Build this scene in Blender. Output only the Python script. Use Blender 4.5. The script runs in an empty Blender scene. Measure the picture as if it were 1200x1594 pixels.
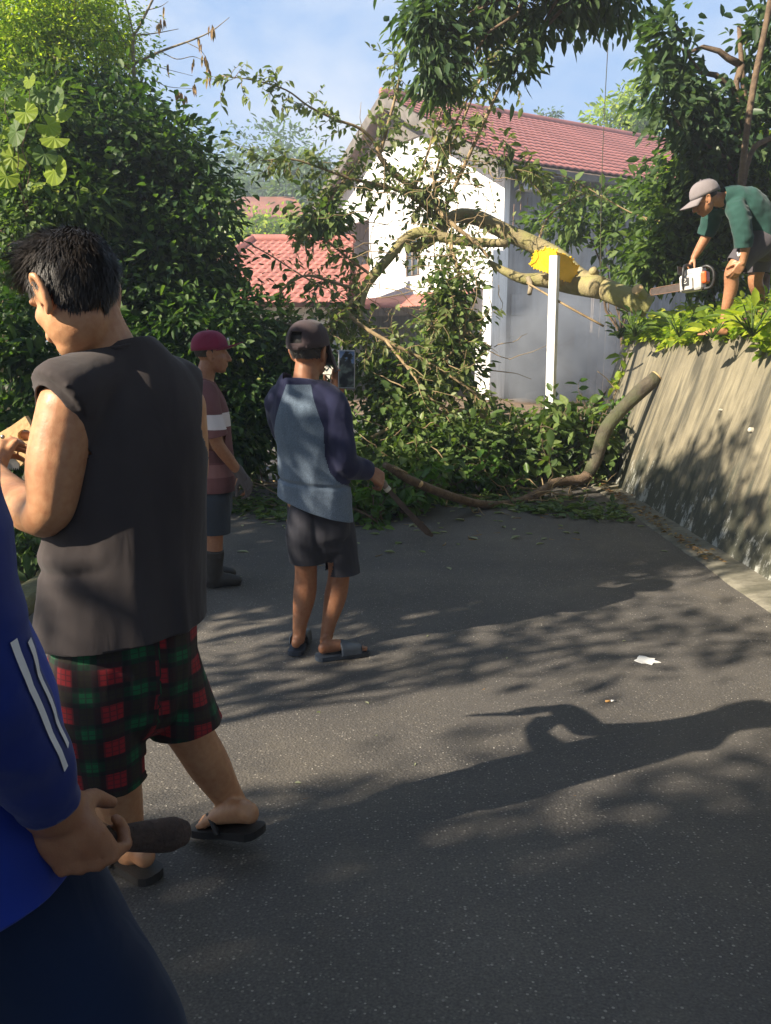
import bpy, bmesh, math, random
import numpy as np
from mathutils import Vector, Matrix, noise

random.seed(7); RNG = np.random.default_rng(7)
SC = bpy.context.scene
COL = SC.collection
# ------------------------------------------------------------------ camera
F_PX, CXP, CYP = 1250.0, 600.0, 797.0          # focal length and centre in photograph pixels (1200 x 1594)
CAM = Vector((0, 0, 1.56))
PITCH = math.atan((797 - 530) / F_PX)          # camera looks down a little, horizon at row 530
cd = bpy.data.cameras.new('camera'); cam = bpy.data.objects.new('camera', cd); COL.objects.link(cam)
cam.location = CAM; cam.rotation_euler = (math.pi / 2 - PITCH, 0, 0)
cd.sensor_fit = 'VERTICAL'; cd.sensor_height = 24.0; cd.lens = 24.0 * F_PX / 1594.0
cd.clip_start = 0.05; cd.clip_end = 2000
SC.camera = cam
# ------------------------------------------------------------------ sky, sun, exposure
SUN_EL = math.radians(33.0)
SUN_H = Vector((-0.875, -0.485, 0)).normalized()      # horizontal direction towards the sun: left, a little behind
w = bpy.data.worlds.new('World'); SC.world = w; w.use_nodes = True
nt = w.node_tree; nt.nodes.clear()
wo = nt.nodes.new('ShaderNodeOutputWorld'); bg = nt.nodes.new('ShaderNodeBackground')
sky = nt.nodes.new('ShaderNodeTexSky'); sky.sky_type = 'NISHITA'; sky.sun_disc = False
sky.sun_elevation = SUN_EL; sky.sun_rotation = math.atan2(SUN_H.x, SUN_H.y)
sky.air_density = 1.0; sky.dust_density = 1.0; sky.ozone_density = 2.5
tcw = nt.nodes.new('ShaderNodeTexCoord'); mpw = nt.nodes.new('ShaderNodeMapping')
mpw.inputs['Scale'].default_value = (1.2, 1.2, 2.6); mpw.inputs['Rotation'].default_value = (0.25, 0.3, 0.4)
nz = nt.nodes.new('ShaderNodeTexNoise'); nz.inputs['Scale'].default_value = 1.6; nz.inputs['Detail'].default_value = 9
nz.inputs['Roughness'].default_value = 0.58; nz.inputs['Distortion'].default_value = 0.5
rmp = nt.nodes.new('ShaderNodeMapRange'); rmp.inputs['From Min'].default_value = 0.46; rmp.inputs['From Max'].default_value = 0.74
rmp.inputs['To Min'].default_value = 0.08; rmp.inputs['To Max'].default_value = 0.9
mixw = nt.nodes.new('ShaderNodeMixRGB'); mixw.inputs[2].default_value = (7.0, 7.4, 8.0, 1)   # thin high cloud, as bright as the sky
L = nt.links.new
L(tcw.outputs['Generated'], mpw.inputs['Vector']); L(mpw.outputs[0], nz.inputs['Vector'])
L(nz.outputs['Fac'], rmp.inputs['Value']); L(rmp.outputs[0], mixw.inputs[0])
veil = nt.nodes.new('ShaderNodeMixRGB'); veil.inputs[0].default_value = 0.7; veil.inputs[2].default_value = (3.3, 5.2, 8.4, 1)   # even high veil
L(sky.outputs[0], veil.inputs[1]); L(veil.outputs[0], mixw.inputs[1])
L(mixw.outputs[0], bg.inputs['Color']); bg.inputs['Strength'].default_value = 0.05
L(bg.outputs[0], wo.inputs['Surface'])
sd = bpy.data.lights.new('sun', 'SUN'); so = bpy.data.objects.new('sun', sd); COL.objects.link(so)
sd.energy = 5.0; sd.angle = math.radians(0.53); sd.color = (1.0, 0.89, 0.72)
sdir = (SUN_H * math.cos(SUN_EL) + Vector((0, 0, math.sin(SUN_EL)))).normalized()
so.rotation_euler = sdir.to_track_quat('Z', 'Y').to_euler(); so.location = sdir * 30
vs = SC.view_settings; vs.view_transform = 'Standard'; vs.look = 'None'; vs.exposure = 1.42; vs.gamma = 1.0
vs.use_curve_mapping = False

# ------------------------------------------------------------------ pixel -> place helpers (distance comes from the ground or what a thing touches)
CP, SP = math.cos(PITCH), math.sin(PITCH)
def P(px, py, Y):
    u = (px - CXP) / F_PX; v = (CYP - py) / F_PX
    t = Y / (CP + v * SP)
    return Vector((u * t, Y, CAM.z + t * (v * CP - SP)))
def mpp(p):                                       # metres per photograph pixel at a place
    d = (p.y) * CP - (p.z - CAM.z) * SP
    return d / F_PX
def gz(y):                                        # height of the road: a slope that flattens out ahead
    if y >= 4: return 0.0
    if y > 0.5: return 0.0625 * (4 - y) ** 1.5
    s = 1.5 * 0.0625 * 3.5 ** 0.5
    return 0.0625 * 3.5 ** 1.5 + s * (0.5 - y) if y > -3 else 0.0625 * 3.5 ** 1.5 + s * 3.5 + 0.03 * (-3 - y)
def G(px, py):                                    # where a pixel meets the road
    lo, hi = 0.3, 60.0
    for _ in range(50):
        m = (lo + hi) / 2
        if P(px, py, m).z > gz(m): lo = m
        else: hi = m
    p = P(px, py, lo); p.z = gz(lo); return p

# ------------------------------------------------------------------ materials
MATS = {}
def nodes_of(name):
    m = bpy.data.materials.new(name); m.use_nodes = True; MATS[name] = m
    n = m.node_tree; n.nodes.clear()
    out = n.nodes.new('ShaderNodeOutputMaterial'); b = n.nodes.new('ShaderNodeBsdfPrincipled')
    n.links.new(b.outputs[0], out.inputs[0])
    return m, n, b, out
def N(n, t, **kw):
    x = n.nodes.new('ShaderNode' + t)
    for k, v in kw.items():
        if k in x.inputs: x.inputs[k].default_value = v
        else: setattr(x, k, v)
    return x
def coords(n, scale=(1, 1, 1), kind='Object'):
    tc = n.nodes.new('ShaderNodeTexCoord'); mp = n.nodes.new('ShaderNodeMapping')
    mp.inputs['Scale'].default_value = scale; n.links.new(tc.outputs[kind], mp.inputs['Vector'])
    return mp.outputs[0]
def ramp(n, fac, stops):
    r = n.nodes.new('ShaderNodeValToRGB'); e = r.color_ramp.elements
    while len(e) < len(stops): e.new(0.5)
    for i, (p, c) in enumerate(stops):
        e[i].position = p; e[i].color = (*c, 1) if len(c) == 3 else c
    n.links.new(fac, r.inputs[0]); return r.outputs[0]
def mixc(n, fac, a, b, blend='MIX'):
    x = n.nodes.new('ShaderNodeMixRGB'); x.blend_type = blend
    for i, s in ((0, fac), (1, a), (2, b)):
        if hasattr(s, 'is_linked') or hasattr(s, 'links'): n.links.new(s, x.inputs[i])
        elif i == 0: x.inputs[0].default_value = s
        else: x.inputs[i].default_value = (*s, 1)
    return x.outputs[0]
def math_(n, op, a, b=None, c=None):
    x = n.nodes.new('ShaderNodeMath'); x.operation = op
    for i, s in enumerate((a, b, c)):
        if s is None: continue
        if hasattr(s, 'links'): n.links.new(s, x.inputs[i])
        else: x.inputs[i].default_value = s
    return x.outputs[0]
def bump(n, b, h, strength=0.3, dist=0.01, prev=None):
    x = n.nodes.new('ShaderNodeBump'); x.inputs['Strength'].default_value = strength; x.inputs['Distance'].default_value = dist
    n.links.new(h, x.inputs['Height'])
    if prev is not None: n.links.new(prev, x.inputs['Normal'])
    if b: n.links.new(x.outputs[0], b.inputs['Normal'])
    return x.outputs[0]
def dim(c, k): return tuple(max(0, min(1, v * k)) for v in c)

def plain(name, c, rough=0.6, vary=0.25, scale=6.0, bs=0.2, bscale=60.0, bd=0.003, metallic=0.0, kind='Object'):
    m, n, b, o = nodes_of(name)
    co = coords(n, kind=kind)
    t = N(n, 'TexNoise', Scale=scale, Detail=6.0, Roughness=0.6); n.links.new(co, t.inputs['Vector'])
    col = ramp(n, t.outputs['Fac'], [(0.3, dim(c, 1 - vary)), (0.7, dim(c, 1 + vary))])
    n.links.new(col, b.inputs['Base Color']); b.inputs['Roughness'].default_value = rough; b.inputs['Metallic'].default_value = metallic
    t2 = N(n, 'TexNoise', Scale=bscale, Detail=4.0); n.links.new(co, t2.inputs['Vector'])
    bump(n, b, t2.outputs['Fac'], bs, bd)
    return m
def cloth(name, c, c2=None, rough=0.85, stretch=(7, 7, 3.0), weave=900.0, bs=0.16, heather=0.0):
    m, n, b, o = nodes_of(name)
    co = coords(n)
    t = N(n, 'TexNoise', Scale=3.2, Detail=5.0); n.links.new(co, t.inputs['Vector'])
    col = ramp(n, t.outputs['Fac'], [(0.3, dim(c, 0.82)), (0.72, c2 or dim(c, 1.22))])
    if heather > 0:
        hz = N(n, 'TexNoise', Scale=420.0, Detail=2.0); n.links.new(coords(n, (1, 1, .35)), hz.inputs['Vector'])
        col = mixc(n, heather, col, ramp(n, hz.outputs['Fac'], [(0.35, (0.02, 0.02, 0.03)), (0.65, (0.6, 0.62, 0.66))]), 'OVERLAY')
    n.links.new(col, b.inputs['Base Color']); b.inputs['Roughness'].default_value = rough
    b.inputs['Sheen Weight'].default_value = 0.12; b.inputs['Specular IOR Level'].default_value = 0.2
    f = N(n, 'TexNoise', Scale=1.6, Detail=3.0, Distortion=0.8); n.links.new(coords(n, stretch), f.inputs['Vector'])
    b1 = bump(n, None, f.outputs['Fac'], bs, 0.03)
    wv = N(n, 'TexNoise', Scale=weave, Detail=1.0); n.links.new(co, wv.inputs['Vector'])
    bump(n, b, wv.outputs['Fac'], 0.18, 0.0006, b1)
    return m
def skin(name, c):
    m, n, b, o = nodes_of(name)
    co = coords(n)
    t = N(n, 'TexNoise', Scale=7.0, Detail=5.0); n.links.new(co, t.inputs['Vector'])
    t1 = N(n, 'TexNoise', Scale=55.0, Detail=4.0); n.links.new(co, t1.inputs['Vector'])
    col = ramp(n, t.outputs['Fac'], [(0.28, (c[0] * .66, c[1] * .56, c[2] * .52)), (0.7, dim(c, 1.12))])
    col = mixc(n, 0.45, col, ramp(n, t1.outputs['Fac'], [(0.3, (c[0] * .85, c[1] * .62, c[2] * .55)), (0.65, dim(c, 1.15))]))
    n.links.new(col, b.inputs['Base Color']); b.inputs['Roughness'].default_value = 0.48
    b.inputs['Subsurface Weight'].default_value = 0.05; b.inputs['Subsurface Radius'].default_value = (0.012, 0.004, 0.002); b.inputs['Subsurface Scale'].default_value = 0.6
    t2 = N(n, 'TexVoronoi', Scale=380.0); n.links.new(co, t2.inputs['Vector'])
    b1 = bump(n, None, t2.outputs['Distance'], 0.15, 0.0012)
    t3 = N(n, 'TexNoise', Scale=40.0, Detail=5.0); n.links.new(co, t3.inputs['Vector'])
    bump(n, b, t3.outputs['Fac'], 0.4, 0.004, b1)
    return m
def leafm(name, dark, mid, light, trans=0.35, rough=0.52, yellow=0.02, spec=0.25):
    m, n, b, o = nodes_of(name)
    g = n.nodes.new('ShaderNodeNewGeometry')
    t = N(n, 'TexNoise', Scale=1.1, Detail=3.0); n.links.new(coords(n), t.inputs['Vector'])
    fac = math_(n, 'ADD', math_(n, 'MULTIPLY', g.outputs['Random Per Island'], 0.7), math_(n, 'MULTIPLY', t.outputs['Fac'], 0.3))
    stops = [(0.12, dark), (0.5, mid), (0.86, light)]
    if yellow: stops.append((0.86 + (1 - yellow) * 0.12, (0.45, 0.30, 0.03)))
    col = ramp(n, fac, stops)
    fine = N(n, 'TexNoise', Scale=35.0, Detail=3.0); n.links.new(coords(n), fine.inputs['Vector'])
    col = mixc(n, 0.5, col, ramp(n, fine.outputs['Fac'], [(0.3, (.62, .62, .62)), (0.7, (1.25, 1.25, 1.25))]), 'MULTIPLY')
    n.links.new(col, b.inputs['Base Color']); b.inputs['Roughness'].default_value = rough; b.inputs['Specular IOR Level'].default_value = spec
    tr = n.nodes.new('ShaderNodeBsdfTranslucent'); n.links.new(mixc(n, 1.0, col, (1.5, 1.7, 0.55), 'MULTIPLY'), tr.inputs['Color'])
    mx = n.nodes.new('ShaderNodeMixShader'); mx.inputs[0].default_value = trans
    n.links.new(b.outputs[0], mx.inputs[1]); n.links.new(tr.outputs[0], mx.inputs[2]); n.links.new(mx.outputs[0], o.inputs[0])
    return m
def barkm(name, c1, c2, scale=9.0, bs=0.8, moss=None):
    m, n, b, o = nodes_of(name)
    co = coords(n)
    t = N(n, 'TexNoise', Scale=scale, Detail=9.0, Roughness=0.7); n.links.new(co, t.inputs['Vector'])
    col = ramp(n, t.outputs['Fac'], [(0.32, c1), (0.68, c2)])
    if moss:
        t4 = N(n, 'TexNoise', Scale=3.5, Detail=6.0); n.links.new(co, t4.inputs['Vector'])
        col = mixc(n, ramp(n, t4.outputs['Fac'], [(0.45, (0, 0, 0)), (0.62, (1, 1, 1))]), col, moss)
    n.links.new(col, b.inputs['Base Color']); b.inputs['Roughness'].default_value = 0.85
    t2 = N(n, 'TexNoise', Scale=scale * 6, Detail=6.0); n.links.new(co, t2.inputs['Vector'])
    b1 = bump(n, None, t.outputs['Fac'], bs, 0.02); bump(n, b, t2.outputs['Fac'], bs, 0.006, b1)
    return m

# ------------------------------------------------------------------ object helpers
def tag(o, label=None, cat=None, group=None, kind=None):
    if label: o['label'] = label
    if cat: o['category'] = cat
    if group: o['group'] = group
    if kind: o['kind'] = kind
    return o
def empty(name, loc, label, cat, group=None):
    o = bpy.data.objects.new(name, None); COL.objects.link(o); o.location = loc; o.empty_display_size = 0.1
    return tag(o, label, cat, group)
def link(name, me, mat=None, parent=None):
    o = bpy.data.objects.new(name, me); COL.objects.link(o)
    if mat is not None:
        for mm in (mat if isinstance(mat, (list, tuple)) else [mat]):
            me.materials.append(MATS[mm] if isinstance(mm, str) else mm)
    if parent is not None:
        o.parent = parent; o.matrix_parent_inverse = Matrix.Translation(-root_loc(parent))
    return o
def root_loc(p):
    return p.location.copy() if p.type == 'EMPTY' else Vector((0, 0, 0))
def mesh(name, v, f, smooth=False):
    me = bpy.data.meshes.new(name); me.from_pydata([tuple(x) for x in v], [], f); me.update()
    if smooth: me.polygons.foreach_set('use_smooth', [True] * len(me.polygons))
    return me
def fixn(me):
    bm = bmesh.new(); bm.from_mesh(me); bmesh.ops.recalc_face_normals(bm, faces=bm.faces); bm.to_mesh(me); bm.free(); return me

def box_mesh(name, c, ax, ay, az, bevel=0.0):
    """box from its centre and three half-axis vectors"""
    c = Vector(c); ax, ay, az = Vector(ax), Vector(ay), Vector(az)
    v = [c + sx * ax + sy * ay + sz * az for sz in (-1, 1) for sy in (-1, 1) for sx in (-1, 1)]
    f = [(0, 2, 3, 1), (4, 5, 7, 6), (0, 1, 5, 4), (2, 6, 7, 3), (0, 4, 6, 2), (1, 3, 7, 5)]
    me = fixn(mesh(name, v, f))
    if bevel > 0:
        bm = bmesh.new(); bm.from_mesh(me)
        bmesh.ops.bevel(bm, geom=bm.edges[:], offset=bevel, segments=2, affect='EDGES', profile=0.5)
        bm.to_mesh(me); bm.free()
    return me
def prism_mesh(name, pts, nrm, th):
    """flat outline (list of Vectors) given thickness th along nrm"""
    n = len(pts); nrm = Vector(nrm).normalized() * th / 2
    v = [Vector(p) - nrm for p in pts] + [Vector(p) + nrm for p in pts]
    f = [tuple(range(n - 1, -1, -1)), tuple(range(n, 2 * n))] + [(i, (i + 1) % n, n + (i + 1) % n, n + i) for i in range(n)]
    return fixn(mesh(name, v, f))

def catmull(pts, sub):
    pts = [np.array(p, float) for p in pts]
    if len(pts) == 2: return [pts[0] + (pts[1] - pts[0]) * i / sub for i in range(sub + 1)]
    out = []
    for i in range(len(pts) - 1):
        p0 = pts[i - 1] if i else 2 * pts[0] - pts[1]; p1, p2 = pts[i], pts[i + 1]
        p3 = pts[i + 2] if i + 2 < len(pts) else 2 * pts[-1] - pts[-2]
        for k in range(sub):
            t = k / sub
            out.append(0.5 * (2 * p1 + (p2 - p0) * t + (2 * p0 - 5 * p1 + 4 * p2 - p3) * t * t + (3 * p1 - p0 - 3 * p2 + p3) * t ** 3))
    out.append(pts[-1]); return out

class Sculpt:
    """collects closed shapes; build() melts them into one continuous surface"""
    def __init__(s): s.v = []; s.f = []
    def ell(s, c, r, M=None, nu=18, nv=12):
        b = len(s.v); c = Vector(c); r = (r, r, r) if isinstance(r, (int, float)) else r
        M = M or Matrix.Identity(3)
        s.v.append(c + M @ Vector((0, 0, r[2])))
        for j in range(1, nv):
            th = math.pi * j / nv
            for i in range(nu):
                ph = 2 * math.pi * i / nu
                s.v.append(c + M @ Vector((r[0] * math.sin(th) * math.cos(ph), r[1] * math.sin(th) * math.sin(ph), r[2] * math.cos(th))))
        s.v.append(c + M @ Vector((0, 0, -r[2]))); e = len(s.v) - 1
        for i in range(nu): s.f.append((b, b + 1 + i, b + 1 + (i + 1) % nu)); s.f.append((e, e - nu + (i + 1) % nu, e - nu + i))
        for j in range(nv - 2):
            for i in range(nu):
                a = b + 1 + j * nu; k = (i + 1) % nu
                s.f.append((a + i, a + nu + i, a + nu + k, a + k))
    def tube(s, pts, rad, ref=(1, 0, 0), sub=5, seg=16, round_=(True, True), power=2.0):
        R = [np.array((r, r) if isinstance(r, (int, float)) else r, float) for r in rad]
        if len(R) < len(pts): R = [R[0] + (R[-1] - R[0]) * i / (len(pts) - 1) for i in range(len(pts))]
        C = catmull([tuple(p) for p in pts], sub); R = catmull(R, sub)
        rings = []
        def fr(t):
            t = Vector(t).normalized(); a = Vector(ref); a = a - t * a.dot(t)
            if a.length < 1e-4: a = t.orthogonal()
            a.normalize(); return t, a, t.cross(a)
        n = len(C)
        for i in range(n):
            tg = C[min(i + 1, n - 1)] - C[max(i - 1, 0)]
            rings.append((Vector(C[i]), fr(tg), R[i]))
        full = []
        if round_[0]:
            c, f, r = rings[0]; h = min(r) * 0.9
            for q in (80, 60, 40, 20): full.append((c - f[0] * h * math.sin(math.radians(q)), f, r * math.cos(math.radians(q))))
        full += rings
        if round_[1]:
            c, f, r = rings[-1]; h = min(r) * 0.9
            for q in (20, 40, 60, 80): full.append((c + f[0] * h * math.sin(math.radians(q)), f, r * math.cos(math.radians(q))))
        b = len(s.v)
        for c, f, r in full:
            for i in range(seg):
                ph = 2 * math.pi * i / seg; ca, sa = math.cos(ph), math.sin(ph)
                if power != 2.0:
                    ca = math.copysign(abs(ca) ** (2 / power), ca); sa = math.copysign(abs(sa) ** (2 / power), sa)
                s.v.append(c + f[1] * (ca * r[0]) + f[2] * (sa * r[1]))
        m = len(full)
        for j in range(m - 1):
            for i in range(seg):
                k = (i + 1) % seg; a = b + j * seg
                s.f.append((a + i, a + k, a + seg + k, a + seg + i))
        s.f.append(tuple(b + i for i in range(seg - 1, -1, -1))); s.f.append(tuple(b + (m - 1) * seg + i for i in range(seg)))
        return s
    def raw(s, name, smooth=True): return fixn(mesh(name, s.v, s.f, smooth))
    def melt(s, name, voxel=0.006, it=4, fac=0.5):
        me = fixn(mesh(name + '_src', s.v, s.f)); o = bpy.data.objects.new('tmp', me); COL.objects.link(o)
        r = o.modifiers.new('r', 'REMESH'); r.mode = 'VOXEL'; r.voxel_size = voxel; r.use_smooth_shade = True
        if it:
            sm = o.modifiers.new('s', 'SMOOTH'); sm.factor = fac; sm.iterations = it
        bpy.context.view_layer.update(); dg = bpy.context.evaluated_depsgraph_get()
        new = bpy.data.meshes.new_from_object(o.evaluated_get(dg)); new.name = name
        bpy.data.objects.remove(o); bpy.data.meshes.remove(me)
        new.materials.clear()
        return new
def shift(me, fn):
    """move every vertex along its normal by fn(co)"""
    n = len(me.vertices); co = np.empty(n * 3); me.vertices.foreach_get('co', co); no = np.empty(n * 3); me.vertex_normals.foreach_get('vector', no)
    co = co.reshape(-1, 3); no = no.reshape(-1, 3)
    d = np.array([fn(Vector(c)) for c in co]); co += no * d[:, None]
    me.vertices.foreach_set('co', co.ravel()); me.update()
def cut(me, planes):
    """open the cloth at its hems: planes = (point, outward normal, radius)"""
    bm = bmesh.new(); bm.from_mesh(me)
    for p, nrm, rad in planes:
        p = Vector(p); fs = [f for f in bm.faces if (f.calc_center_median() - p).length < rad]
        g = list(fs) + list({e for f in fs for e in f.edges}) + list({v for f in fs for v in f.verts})
        bmesh.ops.bisect_plane(bm, geom=g, plane_co=p, plane_no=Vector(nrm).normalized(), clear_outer=True, clear_inner=False)
    bm.to_mesh(me); bm.free()
    me.polygons.foreach_set('use_smooth', [True] * len(me.polygons)); return me
def thick(o, t):
    m = o.modifiers.new('thickness', 'SOLIDIFY'); m.thickness = t; m.offset = -1; return o
def tube_obj(name, pts, rad, mat, parent=None, ref=(0, 0, 1), sub=4, seg=8, power=2.0, round_=(True, True)):
    s = Sculpt(); s.tube(pts, rad, ref, sub, seg, round_, power); return link(name, s.raw(name), mat, parent)

# ------------------------------------------------------------------ leaves and wood
def nrmz(a): return a / np.maximum(np.linalg.norm(a, axis=1, keepdims=True), 1e-9)
def leaf_mesh(name, pos, dirs, nrm, ln, wr=0.42, fold=0.18, droop=0.12):
    n = len(pos); pos = np.asarray(pos, float); d = nrmz(np.asarray(dirs, float)); nr = np.asarray(nrm, float)
    nr = nrmz(nr - d * np.sum(nr * d, 1, keepdims=True)); sd_ = np.cross(d, nr); ln = np.asarray(ln, float)[:, None]
    w_ = ln * wr / 2; up = nr * w_ * fold * 2; dn = np.array([0, 0, -1.0]) * ln * droop
    V = np.stack([pos, pos + d * ln * .30 + sd_ * w_ + up, pos + d * ln * .68 + sd_ * w_ * .80 + up * .8 + dn * .35,
                  pos + d * ln + dn, pos + d * ln * .68 - sd_ * w_ * .80 + up * .8 + dn * .35, pos + d * ln * .30 - sd_ * w_ + up], 1).reshape(-1, 3)
    base = np.arange(n)[:, None] * 6
    Fq = np.concatenate([base + np.array([[0, 3, 2, 1]]), base + np.array([[0, 5, 4, 3]])], 1).reshape(-1)
    me = bpy.data.meshes.new(name); me.vertices.add(n * 6); me.vertices.foreach_set('co', V.ravel())
    me.loops.add(n * 8); me.loops.foreach_set('vertex_index', Fq.astype(np.int32))
    me.polygons.add(n * 2); me.polygons.foreach_set('loop_start', (np.arange(n * 2) * 4).astype(np.int32))
    try: me.polygons.foreach_set('loop_total', np.full(n * 2, 4, np.int32))
    except Exception: pass
    me.update(calc_edges=True); return me
def wood_mesh(name, lines, seg=6):
    """lines: list of (points, radii) -> tubes in one mesh"""
    V = []; Fc = []
    for pts, rad in lines:
        pts = [np.asarray(p, float) for p in pts]; n = len(pts); b = len(V)
        for i in range(n):
            t = pts[min(i + 1, n - 1)] - pts[max(i - 1, 0)]; t = t / max(np.linalg.norm(t), 1e-9)
            if i == 0: a = np.cross(t, (0.3, 0.2, 0.93) if abs(t[2]) < .9 else (1, 0, 0))
            else:
                a = a - t * np.dot(a, t)
                if np.linalg.norm(a) < 1e-4: a = np.cross(t, (0.3, 0.2, 0.93) if abs(t[2]) < .9 else (1, 0, 0))
            a = a / max(np.linalg.norm(a), 1e-9); c = np.cross(t, a)
            for k in range(seg):
                ph = 2 * math.pi * k / seg; V.append(pts[i] + (a * math.cos(ph) + c * math.sin(ph)) * rad[i])
        for i in range(n - 1):
            for k in range(seg):
                q = (k + 1) % seg; o = b + i * seg
                Fc.append((o + k, o + q, o + seg + q, o + seg + k))
        Fc.append(tuple(b + k for k in range(seg - 1, -1, -1))); Fc.append(tuple(b + (n - 1) * seg + k for k in range(seg)))
    return mesh(name, V, Fc, True)
def wobble(p0, p1, n, amp, rng=RNG):
    p0, p1 = np.asarray(p0, float), np.asarray(p1, float); out = []
    L_ = np.linalg.norm(p1 - p0); o = np.zeros(3)
    for i in range(n + 1):
        t = i / n
        if 0 < i < n: o = o * .6 + rng.normal(0, amp * L_, 3)
        out.append(p0 + (p1 - p0) * t + o * math.sin(math.pi * t))
    return out
def twigs(lines, dens, length, leaf_len, rng=RNG, updown=-0.1, side=1.0, gap=0.045, spread=0.55):
    """twigs with alternate leaves growing from branch lines; returns wood lines, leaf arrays"""
    W = []; LP = []; LD = []; LN = []; LL = []
    for pts in lines:
        pts = [np.asarray(p, float) for p in pts]
        for i in range(len(pts) - 1):
            a, b = pts[i], pts[i + 1]; d = b - a; Ls = np.linalg.norm(d)
            k = rng.poisson(dens * Ls)
            for _ in range(k):
                s = a + d * rng.random(); dv = rng.normal(0, 1, 3) * side + d / max(Ls, 1e-6) * .7; dv[2] += updown; dv /= np.linalg.norm(dv)
                ll = length * (0.5 + rng.random()); q = [s]; cur = s.copy(); v = dv.copy(); m = 5
                for j in range(m):
                    v = v + rng.normal(0, .22, 3); v[2] -= .06; v /= np.linalg.norm(v); cur = cur + v * ll / m; q.append(cur.copy())
                W.append((q, [0.0045 * (1 - .7 * j / m) * (ll / .35) ** .5 for j in range(m + 1)]))
                nl = max(3, int(ll / gap))
                for j in range(nl):
                    t = (j + .8) / (nl + .3) * m; i0 = min(int(t), m - 1); pp = q[i0] + (q[i0 + 1] - q[i0]) * min(t - i0, 1)
                    vv = q[i0 + 1] - q[i0]; vv = vv / max(np.linalg.norm(vv), 1e-9)
                    r = rng.normal(0, 1, 3); r -= vv * r.dot(vv); r /= np.linalg.norm(r)
                    ld = vv * .6 + r * spread * 1.5 + np.array([0, 0, -.25]); LP.append(pp); LD.append(ld)
                    LN.append(rng.normal(0, .55, 3) + np.array([0, 0, 1.0])); LL.append(leaf_len * (.55 + .7 * rng.random()))
    return W, np.array(LP), np.array(LD), np.array(LN), np.array(LL)
def cloud(blobs, nclump, per, leaf_len, clump_r=0.35, rng=RNG, droop=0.3, shell=0.55, bite=0.0, upn=0.9):
    """leaf clumps spread through the volume of several ellipsoids"""
    vol = np.array([r[0] * r[1] * r[2] for _, r in blobs]) ** (2 / 3); vol = vol / vol.sum()
    LP = []; LD = []; LN = []; LL = []; cen = []
    seedv = Vector(rng.random(3) * 50)
    while len(cen) < nclump:
        k = rng.choice(len(blobs), p=vol); c, r = blobs[k]
        d = rng.normal(0, 1, 3); d /= np.linalg.norm(d); rr = (shell + (1 - shell) * rng.random()) * (.8 + .35 * rng.random())
        p = np.array(c) + d * rr * np.array(r)
        if bite and noise.noise(Vector(p) * 0.9 + seedv) > bite: continue
        cen.append(p)
        m = max(4, int(per * (.5 + rng.random()))); cr = clump_r * (.6 + .8 * rng.random())
        off = rng.normal(0, .5, (m, 3)) * cr * np.array([1, 1, .75]); out = np.array(d)
        LP.append(p + off); LD.append(nrmz(off) * .6 + out * .5 + rng.normal(0, .45, (m, 3)) + np.array([0, 0, -droop]))
        LN.append(rng.normal(0, .5, (m, 3)) + np.array([0, 0, upn]) + out * .35); LL.append(leaf_len * (.55 + .8 * rng.random(m)))
    return np.concatenate(LP), np.concatenate(LD), np.concatenate(LN), np.concatenate(LL), cen
def tree(name, base, blobs, nclump, per, leaf_len, mat, bark, label, cat='tree', group=None, tr=0.14, limbs=18, clump_r=0.35, wr=0.45, seed=1, droop=.3, shell=.5, bite=0.0, crown='crown', top=None):
    rng = np.random.default_rng(seed)
    base = Vector(base); e = empty(name, base, label, cat, group)
    LP, LD, LN, LL, cen = cloud(blobs, nclump, per, leaf_len, clump_r, rng, droop, shell, bite)
    link(crown, leaf_mesh(crown, LP, LD, LN, LL, wr), mat, e)
    top = Vector(top) if top else Vector(blobs[0][0]) + Vector((0, 0, blobs[0][1][2] * .5))
    tk = wobble(base - Vector((0, 0, .15)), top, 9, .02, rng)
    lines = [(tk, [tr * (1 - .8 * i / 9) for i in range(10)])]
    link('trunk', wood_mesh('trunk', lines, 10), bark, e)
    bl = []
    for i in range(limbs):
        c = cen[rng.integers(len(cen))]; j = rng.integers(3, 9); s = tk[j]
        bl.append((wobble(s, c, 6, .05, rng), [tr * .42 * (1 - .85 * q / 6) for q in range(7)]))
    if bl: link('limbs', wood_mesh('limbs', bl, 6), bark, e)
    return e
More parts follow.
